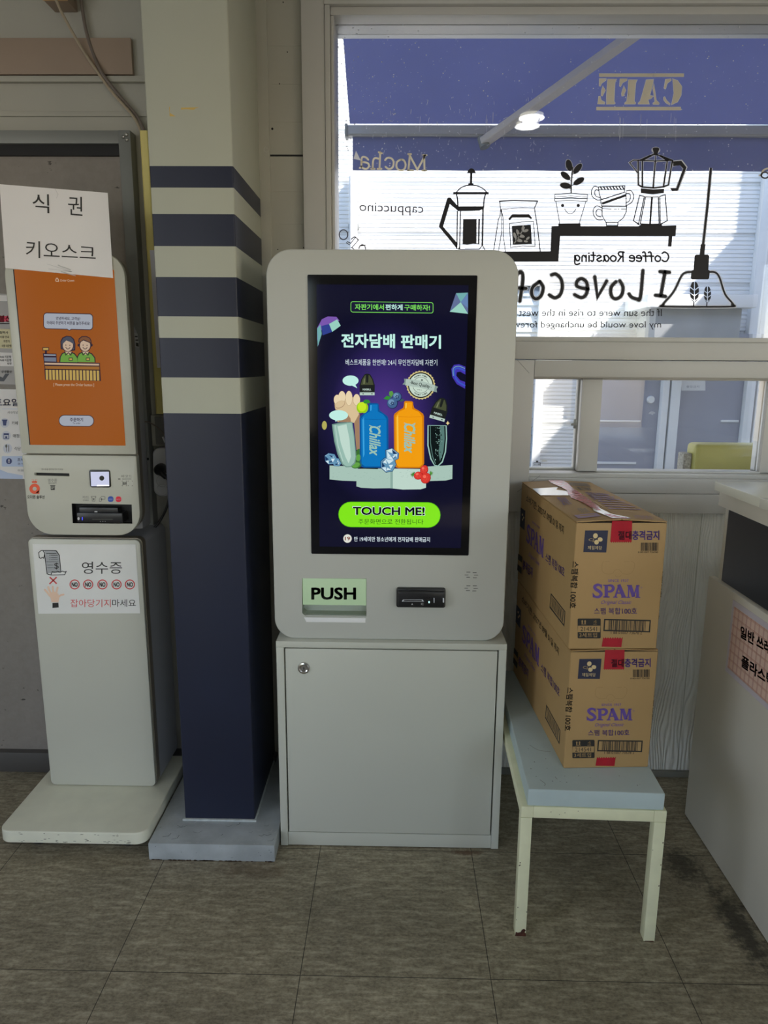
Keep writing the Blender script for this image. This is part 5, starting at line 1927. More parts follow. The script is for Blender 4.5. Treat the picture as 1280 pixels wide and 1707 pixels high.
# dispensing flap
fb_ = MB()
x0_, x1_, z0_, z1_ = fh[0].x, fh[1].x, fh[3].z, fh[0].z
zm_ = on_y(*q7(300, 268), VY + .006).z
fb_.box(x0_ - .001, x1_ + .001, VY + .046, VY + .0549, z0_, z1_, mat('grey_compartment', (.78, .80, .80), rough=.4))
fb_.box(x0_, x1_, VY + .004, VY + .05, z0_, z0_ + .003, M_white2)
fb_.build('dispensing_recess', vk)
G_push = mat('lit_pale_green_flap', (.42, .52, .38), rough=.35, emit=L(150, 186, 136), es=.32)  # flap itself glows in place of a lamp inside the recess
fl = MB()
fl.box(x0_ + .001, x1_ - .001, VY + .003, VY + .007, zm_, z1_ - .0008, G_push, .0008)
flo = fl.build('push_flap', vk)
M_acr = glass_mat('clear_acrylic', (.98, .99, .98), 1.4)
MB().box(x0_ + .001, x1_ - .001, VY + .003, VY + .006, z0_ + .006, zm_ - .0002, M_acr).build('clear_flap_edge', flo)
pr = front_print(VY + .003).crop(440, 920, .328125)
pr.text('PUSH', 240, 180, 468, 243, ink('push_black', 20, 26, 18, 1.2), 0, bold=.05)
pr.build('push_lettering', flo)
sl_ = MB()
za_, zb2 = on_y(*q7(300, 334), VY).z, on_y(*q7(300, 357), VY).z
sl_.prism(xz([(x0_ + .004, za_), (x1_ - .002, za_), (x1_ - .003, zb2), (x0_ + .010, zb2)], VY - .0012), (0, .0012, 0), mat('flap_sill', L(162, 168, 162, 2.6), rough=.25), .0006)
sl_.build('flap_sill', vk)
# card reader
ra, rb_ = on_y(*q7(673, 190), VY - .022), on_y(*q7(922, 292), VY - .022)
cr = MB()
cr.prism(xz(rr2(ra.x, rb_.x, rb_.z, ra.z, .006, 5), VY - .012), (0, .0119, 0), M_dark, .003)
cr.prism(xz(rr2(ra.x + .004, rb_.x - .003, rb_.z + .006, ra.z - .006, .005, 5), VY - .024), (0, .013, 0), M_dark, .003)
rd = cr.build('card_reader', vk)
pr = front_print(VY - .024).crop(440, 920, .328125)
I_pale = ink('reader_print', 150, 152, 156, 2.2)
pr.poly([(700, 252), (706, 242), (806, 242), (812, 252)], I_pale)
pr.poly([(706, 250), (712, 244), (800, 244), (804, 250)], M_black, 1)
pr.rect(862, 234, 866, 258, I_pale).rect(908, 234, 915, 257, I_pale)
pr.text('ICASH', 826, 232, 851, 239, I_pale, 0, bold=.03)
pr.rect(835, 250, 842, 260, glow('reader_led', 190, 240, 235, 1.3))
pr.text('A', 748, 261, 757, 270, I_pale, 0).text('IC', 798, 259, 810, 270, I_pale, 0)
pr.build('reader_print', rd)
# speaker slots
pr = front_print(VY).crop(440, 920, .328125)
for x0q, x1q, y in ((1028, 1048, 103), (1060, 1080, 105), (1019, 1038, 117), (1066, 1088, 118), (1028, 1046, 129), (1061, 1081, 131), (1028, 1048, 172), (1060, 1081, 172), (1018, 1036, 184), (1064, 1086, 186), (1026, 1046, 197), (1058, 1078, 198)):
    if y == 172 and x0q == 1028:
        pr.build('speaker_slot', vk)
    pr.rect(x0q, y - 1.3, x1q, y + 1.3, M_black)
pr.build('speaker_slot', vk)
kb = MB()
kp = on_x(846, 957, vx1)
kb.lathe([(.010, .0), (.010, .004), (.014, .006), (.021, .006), (.022, 0)], (vx1, 2.02, kp.z), (1, 0, 0), M_dark, 24)
kb.build('side_grommet', vk)
# screen
bz = [on_y(*p, VY - .0015) for p in ((512, 457), (796, 460), (780.5, 927), (519.5, 922))]
bx0, bx1 = (bz[0].x + bz[3].x) / 2, (bz[1].x + bz[2].x) / 2
bz0, bz1_ = (bz[2].z + bz[3].z) / 2, (bz[0].z + bz[1].z) / 2
SYY = VY - .0022
MB().prism(xz(rr2(bx0, bx1, bz0, bz1_, .003, 4), SYY), (0, .0021, 0), M_bezel).build('screen_bezel', vk)
sa_, sb2 = on_y(527.4, 474.2, SYY), on_y(765.3, 913.5, SYY)
sx0_, sx1_ = sa_.x, on_y(780.9, 476.5, SYY).x
m = bpy.data.materials.new('advert_background')
m.use_nodes = True
N, K, p = node_chain(m)
p.inputs['Base Color'].default_value = (.004, .004, .006, 1)
p.inputs['Roughness'].default_value = .07
p.inputs['Specular IOR Level'].default_value = .22
cen = on_y(640, 690, SYY) - Vector((-.016, 2.0, tz))
v, _ = mapped(N, K, (1 / .19, 0, 1 / .26), (-cen.x / .19, 0, -cen.z / .26))
ln = N.new('ShaderNodeVectorMath')
ln.operation = 'LENGTH'
K.new(v, ln.inputs[0])
cl = ramp(N, K, ln.outputs['Value'], [(0, L(96, 66, 160)), (.45, L(64, 46, 122)), (.75, L(30, 26, 70)), (1, L(15, 15, 44))])
K.new(cl, p.inputs['Emission Color'])
p.inputs['Emission Strength'].default_value = .7
sc = MB().box(sx0_, sx1_, SYY - .0006, SYY - .0001, sb2.z, sa_.z, m)
scr = sc.build('display', vk)
DY = SYY - .0006
Q8 = (540, 600, .1875)
Q5 = (500, 450, .2421875)
Q6 = (500, 680, .2421875)


def ad(step=.00008):
    return front_print(DY, lift=.00025, step=step)


E_ = lambda n, r, g, b, s=1.0: glow('ad_' + n, r, g, b, s, .07)
mint, white_, lime, green_ = E_('mint', 190, 236, 226), E_('white', 214, 228, 236), E_('lime', 128, 228, 24), E_('neon', 120, 214, 90)
navy_, blk, teal = E_('navy', 20, 22, 50), E_('black', 14, 18, 20), E_('teal', 120, 168, 160)
# headings
a = ad().crop(*Q5)
for (r_, w__) in (((348, 216, 918, 292), 4),):
    x0q, y0q, x1q, y1q = r_
    a.rect(x0q, y0q, x1q, y1q, green_, 0, 16, .012).rect(x0q + 4, y0q + 4, x1q - 4, y1q - 4, navy_, 1, 13, .012)
a.text('자판기에서', 378, 234, 578, 275, green_, 2, bold=.035, slope=.01)
a.text('편하게', 588, 236, 706, 277, mint, 2, bold=.035, slope=.01)
a.text('구매하자!', 718, 238, 894, 279, green_, 2, bold=.035, slope=.01)
a.build('small_heading_text', scr)
a.text('전자담배', 284, 436, 654, 535, mint, 2, bold=.05, slope=.012)
a.text('판매기', 694, 444, 970, 540, mint, 2, bold=.05, slope=.012)
a.build('large_heading_text', scr)
a.text('베스트제품을 한번에! 24시 무인전자담배 자판기', 314, 614, 944, 656, white_, 2, bold=.01, slope=.004)
a.build('subtitle_text', scr)
# glass cubes and ring
a = ad().crop(*Q5)
cA, cB, cC, cD = E_('cube_lilac', 120, 84, 170), E_('cube_teal', 110, 170, 170), E_('cube_mint', 150, 205, 190), E_('cube_blue', 46, 62, 140)
a.poly([(118, 400), (150, 340), (190, 320), (250, 322), (272, 350), (200, 372), (140, 420), (128, 520), (118, 480)], cA, 0)
a.poly([(200, 372), (256, 340), (280, 384), (222, 426)], cC, 1)
a.poly([(118, 404), (140, 376), (150, 440), (122, 528)], cB, 1)
a.poly([(146, 386), (200, 372), (222, 426), (156, 450)], cD, 1)
a.build('floating_cube_picture', scr)
a.poly([(1074, 160), (1156, 156), (1156, 302), (1030, 288)], E_('cube_grey', 96, 110, 150), 0)
a.poly([(1074, 160), (1156, 156), (1106, 222)], cB, 1).poly([(1106, 222), (1156, 160), (1156, 262)], E_('cube_sky', 100, 130, 176), 1)
a.poly([(1030, 288), (1106, 222), (1156, 302)], cC, 1)
a.build('floating_cube_picture', scr)
a = ad().crop(*Q8)
rg1, rg2 = E_('ring_violet', 66, 52, 170), E_('ring_blue', 56, 84, 190)
pts_o = [(1256, 60), (1200, 38), (1155, 44), (1132, 80), (1140, 150), (1180, 215), (1254, 256)]
pts_i = [(1254, 196), (1210, 180), (1176, 140), (1180, 110), (1210, 104), (1256, 130)]
a.poly(pts_o + pts_i, rg1, 0)
a.stroke([(1250, 96), (1196, 74), (1164, 84), (1160, 130), (1190, 190), (1250, 228)], 14, rg2, 1, smooth=True)
a.stroke([(1250, 76), (1196, 56), (1150, 76), (1150, 140)], 6, cB, 2, smooth=True)
a.build('violet_ring_picture', scr)
# pods
pk, pk2, pkl = E_('pod_olive', 70, 76, 52), E_('pod_dark', 28, 32, 30), E_('pod_light', 178, 200, 190)
a = ad().crop(*Q8)


def pod(cx, top, w, h, rot, sc=1.0):
    c_, s_ = math.cos(rot), math.sin(rot)

    def R(x, y):
        return (cx + (x * c_ - y * s_) * sc, top + (x * s_ + y * c_) * sc)
    T_ = lambda pts: [R(*q) for q in pts]
    a.poly(T_([(-62, 190), (-66, 100), (-52, 50), (-26, 8), (-8, 0), (8, 0), (28, 8), (52, 50), (66, 100), (62, 190)]), pk2, 0)
    a.poly(T_([(-56, 100), (-44, 54), (-20, 14), (20, 14), (44, 54), (56, 100)]), pk, 1)
    a.poly(T_([(-12, 4), (12, 4), (10, 74), (0, 84), (-10, 74)]), pk2, 2)
    a.poly(T_([(-34, 92), (-30, 54), (-20, 34), (-24, 92)]), E_('pod_shine', 116, 124, 88), 2)
    a.poly(T_([(-68, 96), (-60, 96), (-58, 116), (60, 116), (62, 96), (68, 96), (66, 186), (-66, 186)]), pk2, 3)
    a.poly(T_([(-66, 166), (66, 166), (66, 192), (-66, 192)]), pkl, 4)
    for x in (-34, 44):
        a.poly(T_([(x - 8, 176), (x + 4, 176), (x + 4, 183), (x - 8, 183)]), blk, 5)
    tq = T_([(-40, 132), (36, 132), (36, 148), (-40, 148)])
    a.text('NXBILL', 0, 0, 1, 1, pkl, 5, bold=.06, quad=tq)
    a.poly(T_([(-36, 153), (30, 153), (30, 156), (-36, 156)]), E_('pod_line', 90, 96, 92), 5)


pod(384, 122, 66, 190, 0)
a.build('vape_pod_picture', scr)
pod(1058, 338, 66, 190, .28, 1.05)
a.build('vape_pod_picture', scr)
for k, w__ in ((52, 26), (74, 24), (100, 20)):
    a.poly([(382 - w__, k), (382 + w__, k), (382 + w__, k + 9), (382 - w__, k + 9)], E_('dim_violet', 46, 42, 86), 0)
a.poly([(1100, 540), (1106, 556), (1118, 562), (1106, 568), (1100, 582), (1094, 568), (1082, 562), (1094, 556)], E_('sparkle', 236, 214, 150), 6)
a.build('sparkle_picture', scr)
# speech bubbles
a = ad().crop(*Q8)
a.ell(236, 184, 71, 46, mint, 1).poly([(240, 224), (274, 212), (296, 252)], mint, 1)
a.build('speech_bubble_picture', scr)
a.ell(130, 492, 84, 46, mint, 12).poly([(94, 526), (124, 530), (106, 552)], mint, 12)
a.build('speech_bubble_picture', scr)
# fist
s1, s2, s3 = E_('skin', 214, 190, 150), E_('skin_shade', 158, 126, 98), E_('skin_light', 230, 210, 172)
a = ad().crop(*Q8)
a.poly([(96, 420), (92, 340), (318, 330), (322, 420), (310, 470), (318, 800), (290, 800), (270, 560), (200, 552), (120, 552), (112, 470)], s1, 0)
a.poly([(105, 440), (200, 470), (236, 520), (240, 552), (130, 552), (112, 470)], s2, 1)
a.poly([(268, 560), (318, 470), (318, 800), (288, 800)], s2, 1)
for x, y, w__, h_ in ((118, 354, 30, 44), (160, 330, 31, 52), (222, 340, 30, 64), (290, 354, 30, 50)):
    a.ell(x, y, w__ + 2, h_ + 2, s2, 2).ell(x, y, w__, h_, s3, 3)
a.ell(142, 396, 48, 30, s2, 4, rot=-.5).ell(142, 394, 45, 27, s1, 5, rot=-.5)
a.build('fist_picture', scr)
# apple
a = ad().crop(*Q8)
a.ell(326, 424, 36, 48, E_('apple_edge', 150, 200, 20), 14).ell(356, 424, 36, 48, E_('apple_edge', 150, 200, 20), 14).ell(338, 416, 38, 42, E_('apple', 196, 230, 40), 15)
a.poly([(345, 372), (366, 352), (396, 354), (414, 376), (388, 388), (360, 386)], E_('leaf', 50, 140, 50), 16)
a.build('apple_picture', scr)
# bottles


def bottle(x0, x1, yb, yt, yn, nx0, nx1, base, light, edge, nm):
    a = ad().crop(*Q8)
    cx = (nx0 + nx1) / 2
    a.poly([(x0, yn + 60), (x0 + 8, yn + 40), (x0 + 40, yn + 16), (nx0 - 6, yn - 10), (nx0, yn - 34), (nx0 + 2, yt + 8), (nx0 + 14, yt), (nx1 - 14, yt + 2), (nx1, yt + 10),
            (nx1 + 2, yn - 34), (nx1 + 10, yn - 8), (x1 - 40, yn + 18), (x1 - 8, yn + 42), (x1, yn + 64), (x1 + 2, yb - 40), (x1 - 16, yb - 10), (x1 - 40, yb), (x0 + 40, yb), (x0 + 16, yb - 10), (x0 + 4, yb - 40)], edge, 6)
    a.poly([(x0 + 14, yn + 64), (x0 + 46, yn + 24), (nx0 + 10, yn), (nx0 + 12, yt + 14), (nx1 - 10, yt + 14), (nx1 - 8, yn), (x1 - 46, yn + 26), (x1 - 16, yn + 66), (x1 - 14, yb - 36), (x1 - 40, yb - 12), (x0 + 46, yb - 12), (x0 + 18, yb - 36)], base, 7)
    a.poly([(x0 + 26, yn + 70), (x0 + 40, yn + 50), (x0 + 44, yb - 120), (x0 + 32, yb - 90)], light, 8)
    a.poly([(nx0 + 14, yt + 20), (nx0 + 26, yt + 20), (nx0 + 24, yn - 10), (nx0 + 12, yn - 4)], light, 8)
    a.stroke([(x0 + 2, yn + 66), (cx, yn + 72), (x1, yn + 68)], 3, edge, 8)
    a.text('Chillax', cx - 40, yn + 130, cx + 62, yn + 392, E_('chillax_grey', 150, 190, 176), 9, bold=.04, shear=.35, cw=True)
    # swash of the capital
    a.stroke([(cx + 44, yn + 150), (cx + 58, yn + 128), (cx + 20, yn + 142), (cx - 38, yn + 124)], 7, E_('chillax_grey', 150, 190, 176), 9, smooth=True)
    a.build(nm, scr)


bottle(316, 572, 958, 382, 458, 398, 486, E_('blue', 10, 116, 186), E_('blue_light', 60, 160, 220), E_('blue_edge', 6, 84, 150), 'blue_bottle_picture')
bottle(620, 888, 962, 364, 436, 710, 792, E_('amber', 240, 156, 12), E_('amber_light', 252, 196, 70), E_('amber_edge', 206, 122, 6), 'orange_bottle_picture')
# blueberries and badge
a = ad().crop(*Q8)
bl1, bl2, bl3 = E_('berry', 66, 98, 140), E_('berry_light', 110, 146, 180), E_('berry_dark', 26, 40, 76)
a.poly([(530, 344), (560, 318), (600, 330), (570, 356)], E_('leaf', 50, 140, 50), 3).poly([(580, 282), (606, 276), (618, 300), (600, 330), (578, 312)], E_('leaf2', 90, 150, 70), 4)
a.poly([(650, 360), (690, 344), (716, 356), (690, 372)], E_('leaf3', 56, 86, 90), 3)
for x, y, r_ in ((650, 328, 42), (608, 386, 48)):
    a.ell(x, y, r_, r_, bl3, 5).ell(x - 2, y - 2, r_ - 4, r_ - 4, bl1, 6).ell(x - 10, y - 12, r_ * .55, r_ * .5, bl2, 7)
    a.poly([(x + q_ * math.cos(t_), y + q_ * math.sin(t_)) for t_, q_ in ((math.pi * k / 5, (20 if k % 2 else 11)) for k in range(10))], bl3, 8).ell(x, y, 7, 7, bl2, 9)
a.build('blueberry_picture', scr)
a = ad().crop(*Q8)
gold, cream_, bk_ = E_('gold', 206, 190, 130), E_('badge_cream', 196, 214, 200), E_('badge_black', 20, 24, 24)
bcx, bcy = 860, 224
a.poly([(bcx + (130 if k % 2 else 122) * math.cos(math.pi * k / 28), bcy + (130 if k % 2 else 122) * math.sin(math.pi * k / 28)) for k in range(56)], gold, 5)
a.ell(bcx, bcy, 114, 114, bk_, 6, 48).ell(bcx, bcy, 104, 104, cream_, 7, 48).ring(bcx, bcy, 72, 72, 3, bk_, 8, 40)
for t0, body, rr_, flip in ((-128, 'PREMIUM CHOICE', 87, 1), (128, 'PREMIUM CHOICE', 87, -1)):
    n_ = len(body)
    for k, ch in enumerate(body):
        if ch == ' ':
            continue
        th = math.radians(t0 + flip * (76 * k / (n_ - 1)))
        ux, uy = math.cos(th), math.sin(th)
        tx, ty = (-uy, ux) if flip > 0 else (uy, -ux)
        hx, hy = (ux, uy) if flip > 0 else (-ux, -uy)
        c0_ = (bcx + rr_ * ux, bcy + rr_ * uy)
        P_ = lambda s_, t_: (c0_[0] + tx * s_ + hx * t_, c0_[1] + ty * s_ + hy * t_)
        a.text(ch, 0, 0, 1, 1, bk_, 9, bold=.03, quad=[P_(-4, 6), P_(4, 6), P_(4, -6), P_(-4, -6)])
a.poly([(862, 172), (872, 176), (880, 172), (878, 184), (864, 184)], bk_, 9)
for x in (836, 850, 864):
    a.ell(x, 266 + (x - 850) * .1, 3, 3, bk_, 9)
rib = E_('badge_ribbon', 172, 190, 180)
a.poly([(712, 166), (740, 170), (736, 222), (698, 218), (716, 196)], E_('ribbon_shade', 130, 150, 142), 10).poly([(980, 226), (1014, 238), (1000, 258), (1004, 288), (966, 278)], E_('ribbon_shade', 130, 150, 142), 10)
a.poly([(732, 168), (860, 184), (988, 226), (976, 280), (850, 246), (722, 226)], rib, 11)
a.text('Best Quality', 0, 0, 1, 1, bk_, 12, bold=.02, quad=[(778, 184), (946, 222), (936, 262), (774, 222)])
a.ell(768, 202, 3, 3, bk_, 12).ell(952, 244, 3, 3, bk_, 12)
a.build('quality_badge_picture', scr)
# capsules and podium
a = ad().crop(*Q8)
pod1, pod2, pod3 = E_('podium', 166, 194, 182), E_('podium_shade', 138, 168, 158), E_('podium_top', 188, 212, 200)
a.poly([(50, 938), (300, 950), (300, 1078), (170, 1074), (50, 1062)], pod1, 2)
a.poly([(890, 950), (1142, 934), (1140, 1058), (1080, 1072), (900, 1078)], pod1, 2)
a.poly([(290, 968), (600, 964), (600, 1140), (440, 1142), (330, 1136), (288, 1124)], pod1, 3)
a.poly([(602, 966), (908, 970), (906, 1136), (860, 1150), (700, 1152), (604, 1142)], pod3, 3)
a.poly([(590, 964), (612, 964), (612, 1142), (590, 1142)], pod2, 4)
a.poly([(310, 956), (480, 958), (480, 970), (310, 966)], blk, 4)
rnd = random.Random(3)
for k in range(46):
    x, y = rnd.choice(((60, 290), (310, 590), (620, 900), (920, 1130))), rnd.uniform(985, 1062)
    x = rnd.uniform(*x)
    a.stroke([(x, y), (x + rnd.uniform(6, 18), y + rnd.uniform(-8, 4))], 1.6, pod2, 5, cap=False)
a.build('podium_picture', scr)
a = ad().crop(*Q8)
c1, c2, c3 = E_('capsule_pale', 150, 186, 174), E_('capsule_light', 190, 216, 204), E_('capsule_edge', 112, 146, 136)
a.poly([(70, 572), (150, 556), (252, 550), (272, 680), (288, 860), (278, 920), (240, 952), (196, 954), (160, 930), (120, 840), (90, 720)], c3, 8)
a.poly([(82, 580), (246, 556), (264, 680), (280, 860), (268, 912), (236, 944), (200, 946), (168, 922), (130, 830), (102, 720)], c1, 9)
a.poly([(120, 590), (200, 572), (226, 700), (240, 860), (220, 920), (190, 860), (150, 740)], c2, 10)
a.stroke([(100, 580), (126, 760), (168, 900)], 5, c2, 10)
a.build('capsule_picture', scr)
k1, k2, k3 = E_('capsule_black', 10, 20, 20), E_('capsule_steel', 86, 122, 116), E_('capsule_glint', 150, 190, 180)
a.poly([(920, 580), (1090, 582), (1094, 700), (1084, 820), (1056, 910), (1016, 946), (980, 940), (944, 880), (918, 760)], k3, 8)
a.poly([(930, 584), (1080, 586), (1084, 700), (1072, 820), (1048, 900), (1012, 938), (984, 932), (954, 872), (930, 760)], k1, 9)
a.poly([(1030, 588), (1068, 588), (1072, 700), (1060, 820), (1030, 900), (1018, 820), (1034, 700)], k2, 10)
a.stroke([(944, 590), (946, 740), (966, 860), (990, 920)], 7, k2, 10)
rnd = random.Random(9)
for k in range(70):
    x, y = rnd.uniform(990, 1050), rnd.uniform(600, 900)
    a.ell(x, y, rnd.uniform(2, 6), rnd.uniform(2, 6), rnd.choice((k2, k3, k1)), 11, n=7)
a.build('capsule_picture', scr)
# leaves, ice, strawberries
a = ad().crop(*Q8)
gl1, gl2 = E_('fruit_green', 96, 160, 70), E_('fruit_green_dark', 58, 110, 50)
a.ell(308, 820, 24, 32, gl2, 5, rot=.5).ell(306, 870, 24, 30, gl1, 6, rot=.2).ell(290, 930, 50, 34, gl2, 6, rot=-.3).ell(284, 934, 36, 22, gl1, 7, rot=-.3)
a.build('green_fruit_picture', scr)
a = ad().crop(*Q8)
i1, i2, i3 = E_('ice_white', 206, 228, 236), E_('ice_blue', 100, 148, 180), E_('ice_dark', 24, 52, 92)


def ice(pts, seed):
    rnd = random.Random(seed)
    a.poly(pts, i3, 12)
    cx, cy = sum(q[0] for q in pts) / len(pts), sum(q[1] for q in pts) / len(pts)
    a.poly([(cx + (x - cx) * .93, cy + (y - cy) * .93) for x, y in pts], i2, 13)
    n_ = len(pts)
    for k in range(n_ * 2):
        p_, q_ = pts[k % n_], pts[(k + 1) % n_]
        f0, f1 = rnd.uniform(.35, .9), rnd.uniform(.2, .7)
        m_ = rnd.choice((i1, i1, i2, i3))
        a.poly([(cx + (p_[0] - cx) * f0, cy + (p_[1] - cy) * f0), (cx + (q_[0] - cx) * f0, cy + (q_[1] - cy) * f0), (cx + (q_[0] - cx) * f1 * .6, cy + (p_[1] - cy) * f1 * .6)], m_, 14 + k * .2)


ice([(4, 850), (40, 826), (96, 836), (118, 876), (90, 926), (40, 930), (10, 900)], 2)
ice([(86, 876), (130, 872), (156, 920), (136, 946), (90, 944), (72, 910)], 4)
a.build('ice_cube_picture', scr)
ice([(544, 800), (604, 780), (668, 830), (664, 878), (620, 900), (548, 880)], 5)
ice([(502, 900), (540, 866), (630, 884), (646, 930), (610, 992), (550, 1002), (504, 960)], 6)
a.build('ice_cube_picture', scr)
a = ad().crop(*Q8)
r1, r2, r3 = E_('straw_red', 214, 56, 46), E_('straw_dark', 160, 28, 30), E_('straw_light', 240, 110, 90)
for lx_, ly_ in ((792, 1016), (944, 1010)):
    for k in range(7):
        t_ = math.radians(100 + 34 * k if lx_ < 850 else -80 + 28 * k)
        a.poly([(lx_ - 6, ly_ - 6), (lx_ + 30 * math.cos(t_), ly_ + 30 * math.sin(t_)), (lx_ + 8, ly_ + 8)], gl1 if k % 2 else gl2, 16)
for x, y, w__, h_, ro in ((890, 976, 34, 40, .4), (838, 1028, 38, 34, -.3), (904, 1050, 42, 48, .5)):
    a.ell(x, y, w__ + 2, h_ + 2, r2, 17, rot=ro).ell(x - 2, y - 2, w__ - 2, h_ - 2, r1, 18, rot=ro).ell(x - 10, y - 14, w__ * .35, h_ * .3, r3, 19, rot=ro)
    for k in range(10):
        t_ = k * 2.4
        a.ell(x + w__ * .62 * math.cos(t_) * (.4 + .06 * k), y + h_ * .62 * math.sin(t_) * (.4 + .06 * k), 2.2, 2.8, r3, 20, n=6)
a.build('strawberry_picture', scr)
# touch button and age note
a = ad().crop(*Q6)
a.rect(264, 645, 967, 820, E_('lime_edge', 90, 190, 10), 0, 86, .007).rect(268, 649, 963, 816, lime, 1, 82, .007)
a.text('TOUCH ME!', 360, 676, 862, 738, white_, 2, bold=.075, slope=.008)
a.text('TOUCH ME!', 364, 680, 858, 736, blk, 3, bold=.045, slope=.008)
a.text('주문화면으로 전환됩니다', 402, 764, 848, 800, E_('button_green', 26, 74, 10), 3, bold=.0, slope=.004)
a.build('touch_button_picture', scr)
a = ad().crop(*Q6)
a.ell(327, 899, 29, 29, E_('age_white', 220, 220, 210), 1)
a.text('19', 309, 886, 345, 911, E_('age_brown', 120, 56, 40), 2, bold=.04)
a.text('만 19세미만 청소년에게 전자담배 판매금지', 373, 885, 894, 919, white_, 2, bold=.015, slope=.008)
a.ell(168, 120, 17, 30, E_('glow_yellow', 176, 170, 90), 0)
a.build('age_notice_text', scr)

# ---- bench, its slab and the two cartons
BR = -.030
bn = thing('bench', 'cream painted steel frame bench with chipped legs beside the vending kiosk', 'bench', (.313, 1.557, 0), BR)
MBn = world_of(bn)
M_ben = mat('chipped_cream_paint', L(154, 154, 130, 2.7), rough=.4, var=.05, vscale=20)
BW, BD = .349, .70
fr = MB()
for a0 in ((0, .030, 0, BD), (BW - .030, BW, 0, BD), (.030, BW - .030, 0, .030), (.030, BW - .030, BD - .03, BD)):
    fr.box(*a0, .336, .366, M_ben, .002, M=MBn)
fr.build('frame', bn)
for x in (0, BW - .028):
    for y in (0, BD - .03):
        MB().box(x, x + .028, y, y + .030, 0, .3355, M_ben, .002, M=MBn).build('leg', bn)
M_rust = mat('rust', (.075, .022, .012), rough=.85, var=.4, vscale=80)
Prb = Print(lambda x, y: MBn @ Vector((x, 0, y)), MBn.to_3x3() @ Vector((0, -1, 0)))
Prb.poly([(0.0005, 0), (.0275, 0), (.0278, .008), (.024, .012), (.027, .018), (.022, .022), (.017, .019), (.014, .012), (.007, .010), (.002, .012)], M_rust)
rnd = random.Random(11)
for k in range(10):
    x, y, r_ = rnd.choice((.002, .004, .0265, BW - .003, BW - .026)), rnd.uniform(.03, .32), rnd.uniform(.0007, .0015)
    Prb.ell(x, y, r_, r_ * 1.6, M_rust, n=7)
for k in range(4):
    Prb.ell(rnd.uniform(.06, .2), rnd.uniform(.343, .36), rnd.uniform(.001, .003), .0008, M_rust, n=7)
Prb.poly([(BW - .026, 0), (BW - .002, 0), (BW - .003, .003), (BW - .024, .002)], M_rust)
Prb.build('rust_spots', bn)
M_slab = mat('grey_blue_slab', L(128, 139, 140, 2.45), rough=.55, var=.06, vscale=7, bump=.08, bscale=60)
so_ = thing('seat_slab', 'pale grey blue seat slab lying on the cream bench', 'seat', MBn @ Vector((BW / 2, .35, .366)), BR)
sl2 = MB().box(.015, BW - .007, .003, BD - .005, .3662, .411, M_slab, .004, 3, M=MBn)
sl2.build('slab', so_)
Prs = Print(lambda x, y: MBn @ Vector((x, y, .411)), (0, 0, 1))
rnd = random.Random(4)
for k in range(26):
    x, y = rnd.uniform(.03, .32), rnd.uniform(.01, .30)
    Prs.ell(x, y, rnd.uniform(.0006, .0016), rnd.uniform(.0008, .002), I_black, n=6)
for q in ([(.05, .21), (.07, .185), (.10, .18)], [(.05, .045), (.06, .028), (.056, .02)], [(.09, .06), (.093, .05)]):
    Prs.stroke(q, .0011, I_grey, smooth=True)
Prs.build('scuff_marks', so_)

CW, CD = .219, .588
M_gap = mat('carton_gap', (.02, .014, .008), rough=.8)
UP = Matrix.Translation((.4285, 1.655, .7335)) @ Matrix.Rotation(.048, 4, 'Z')
UH = .3235
UPi = UP.inverted()


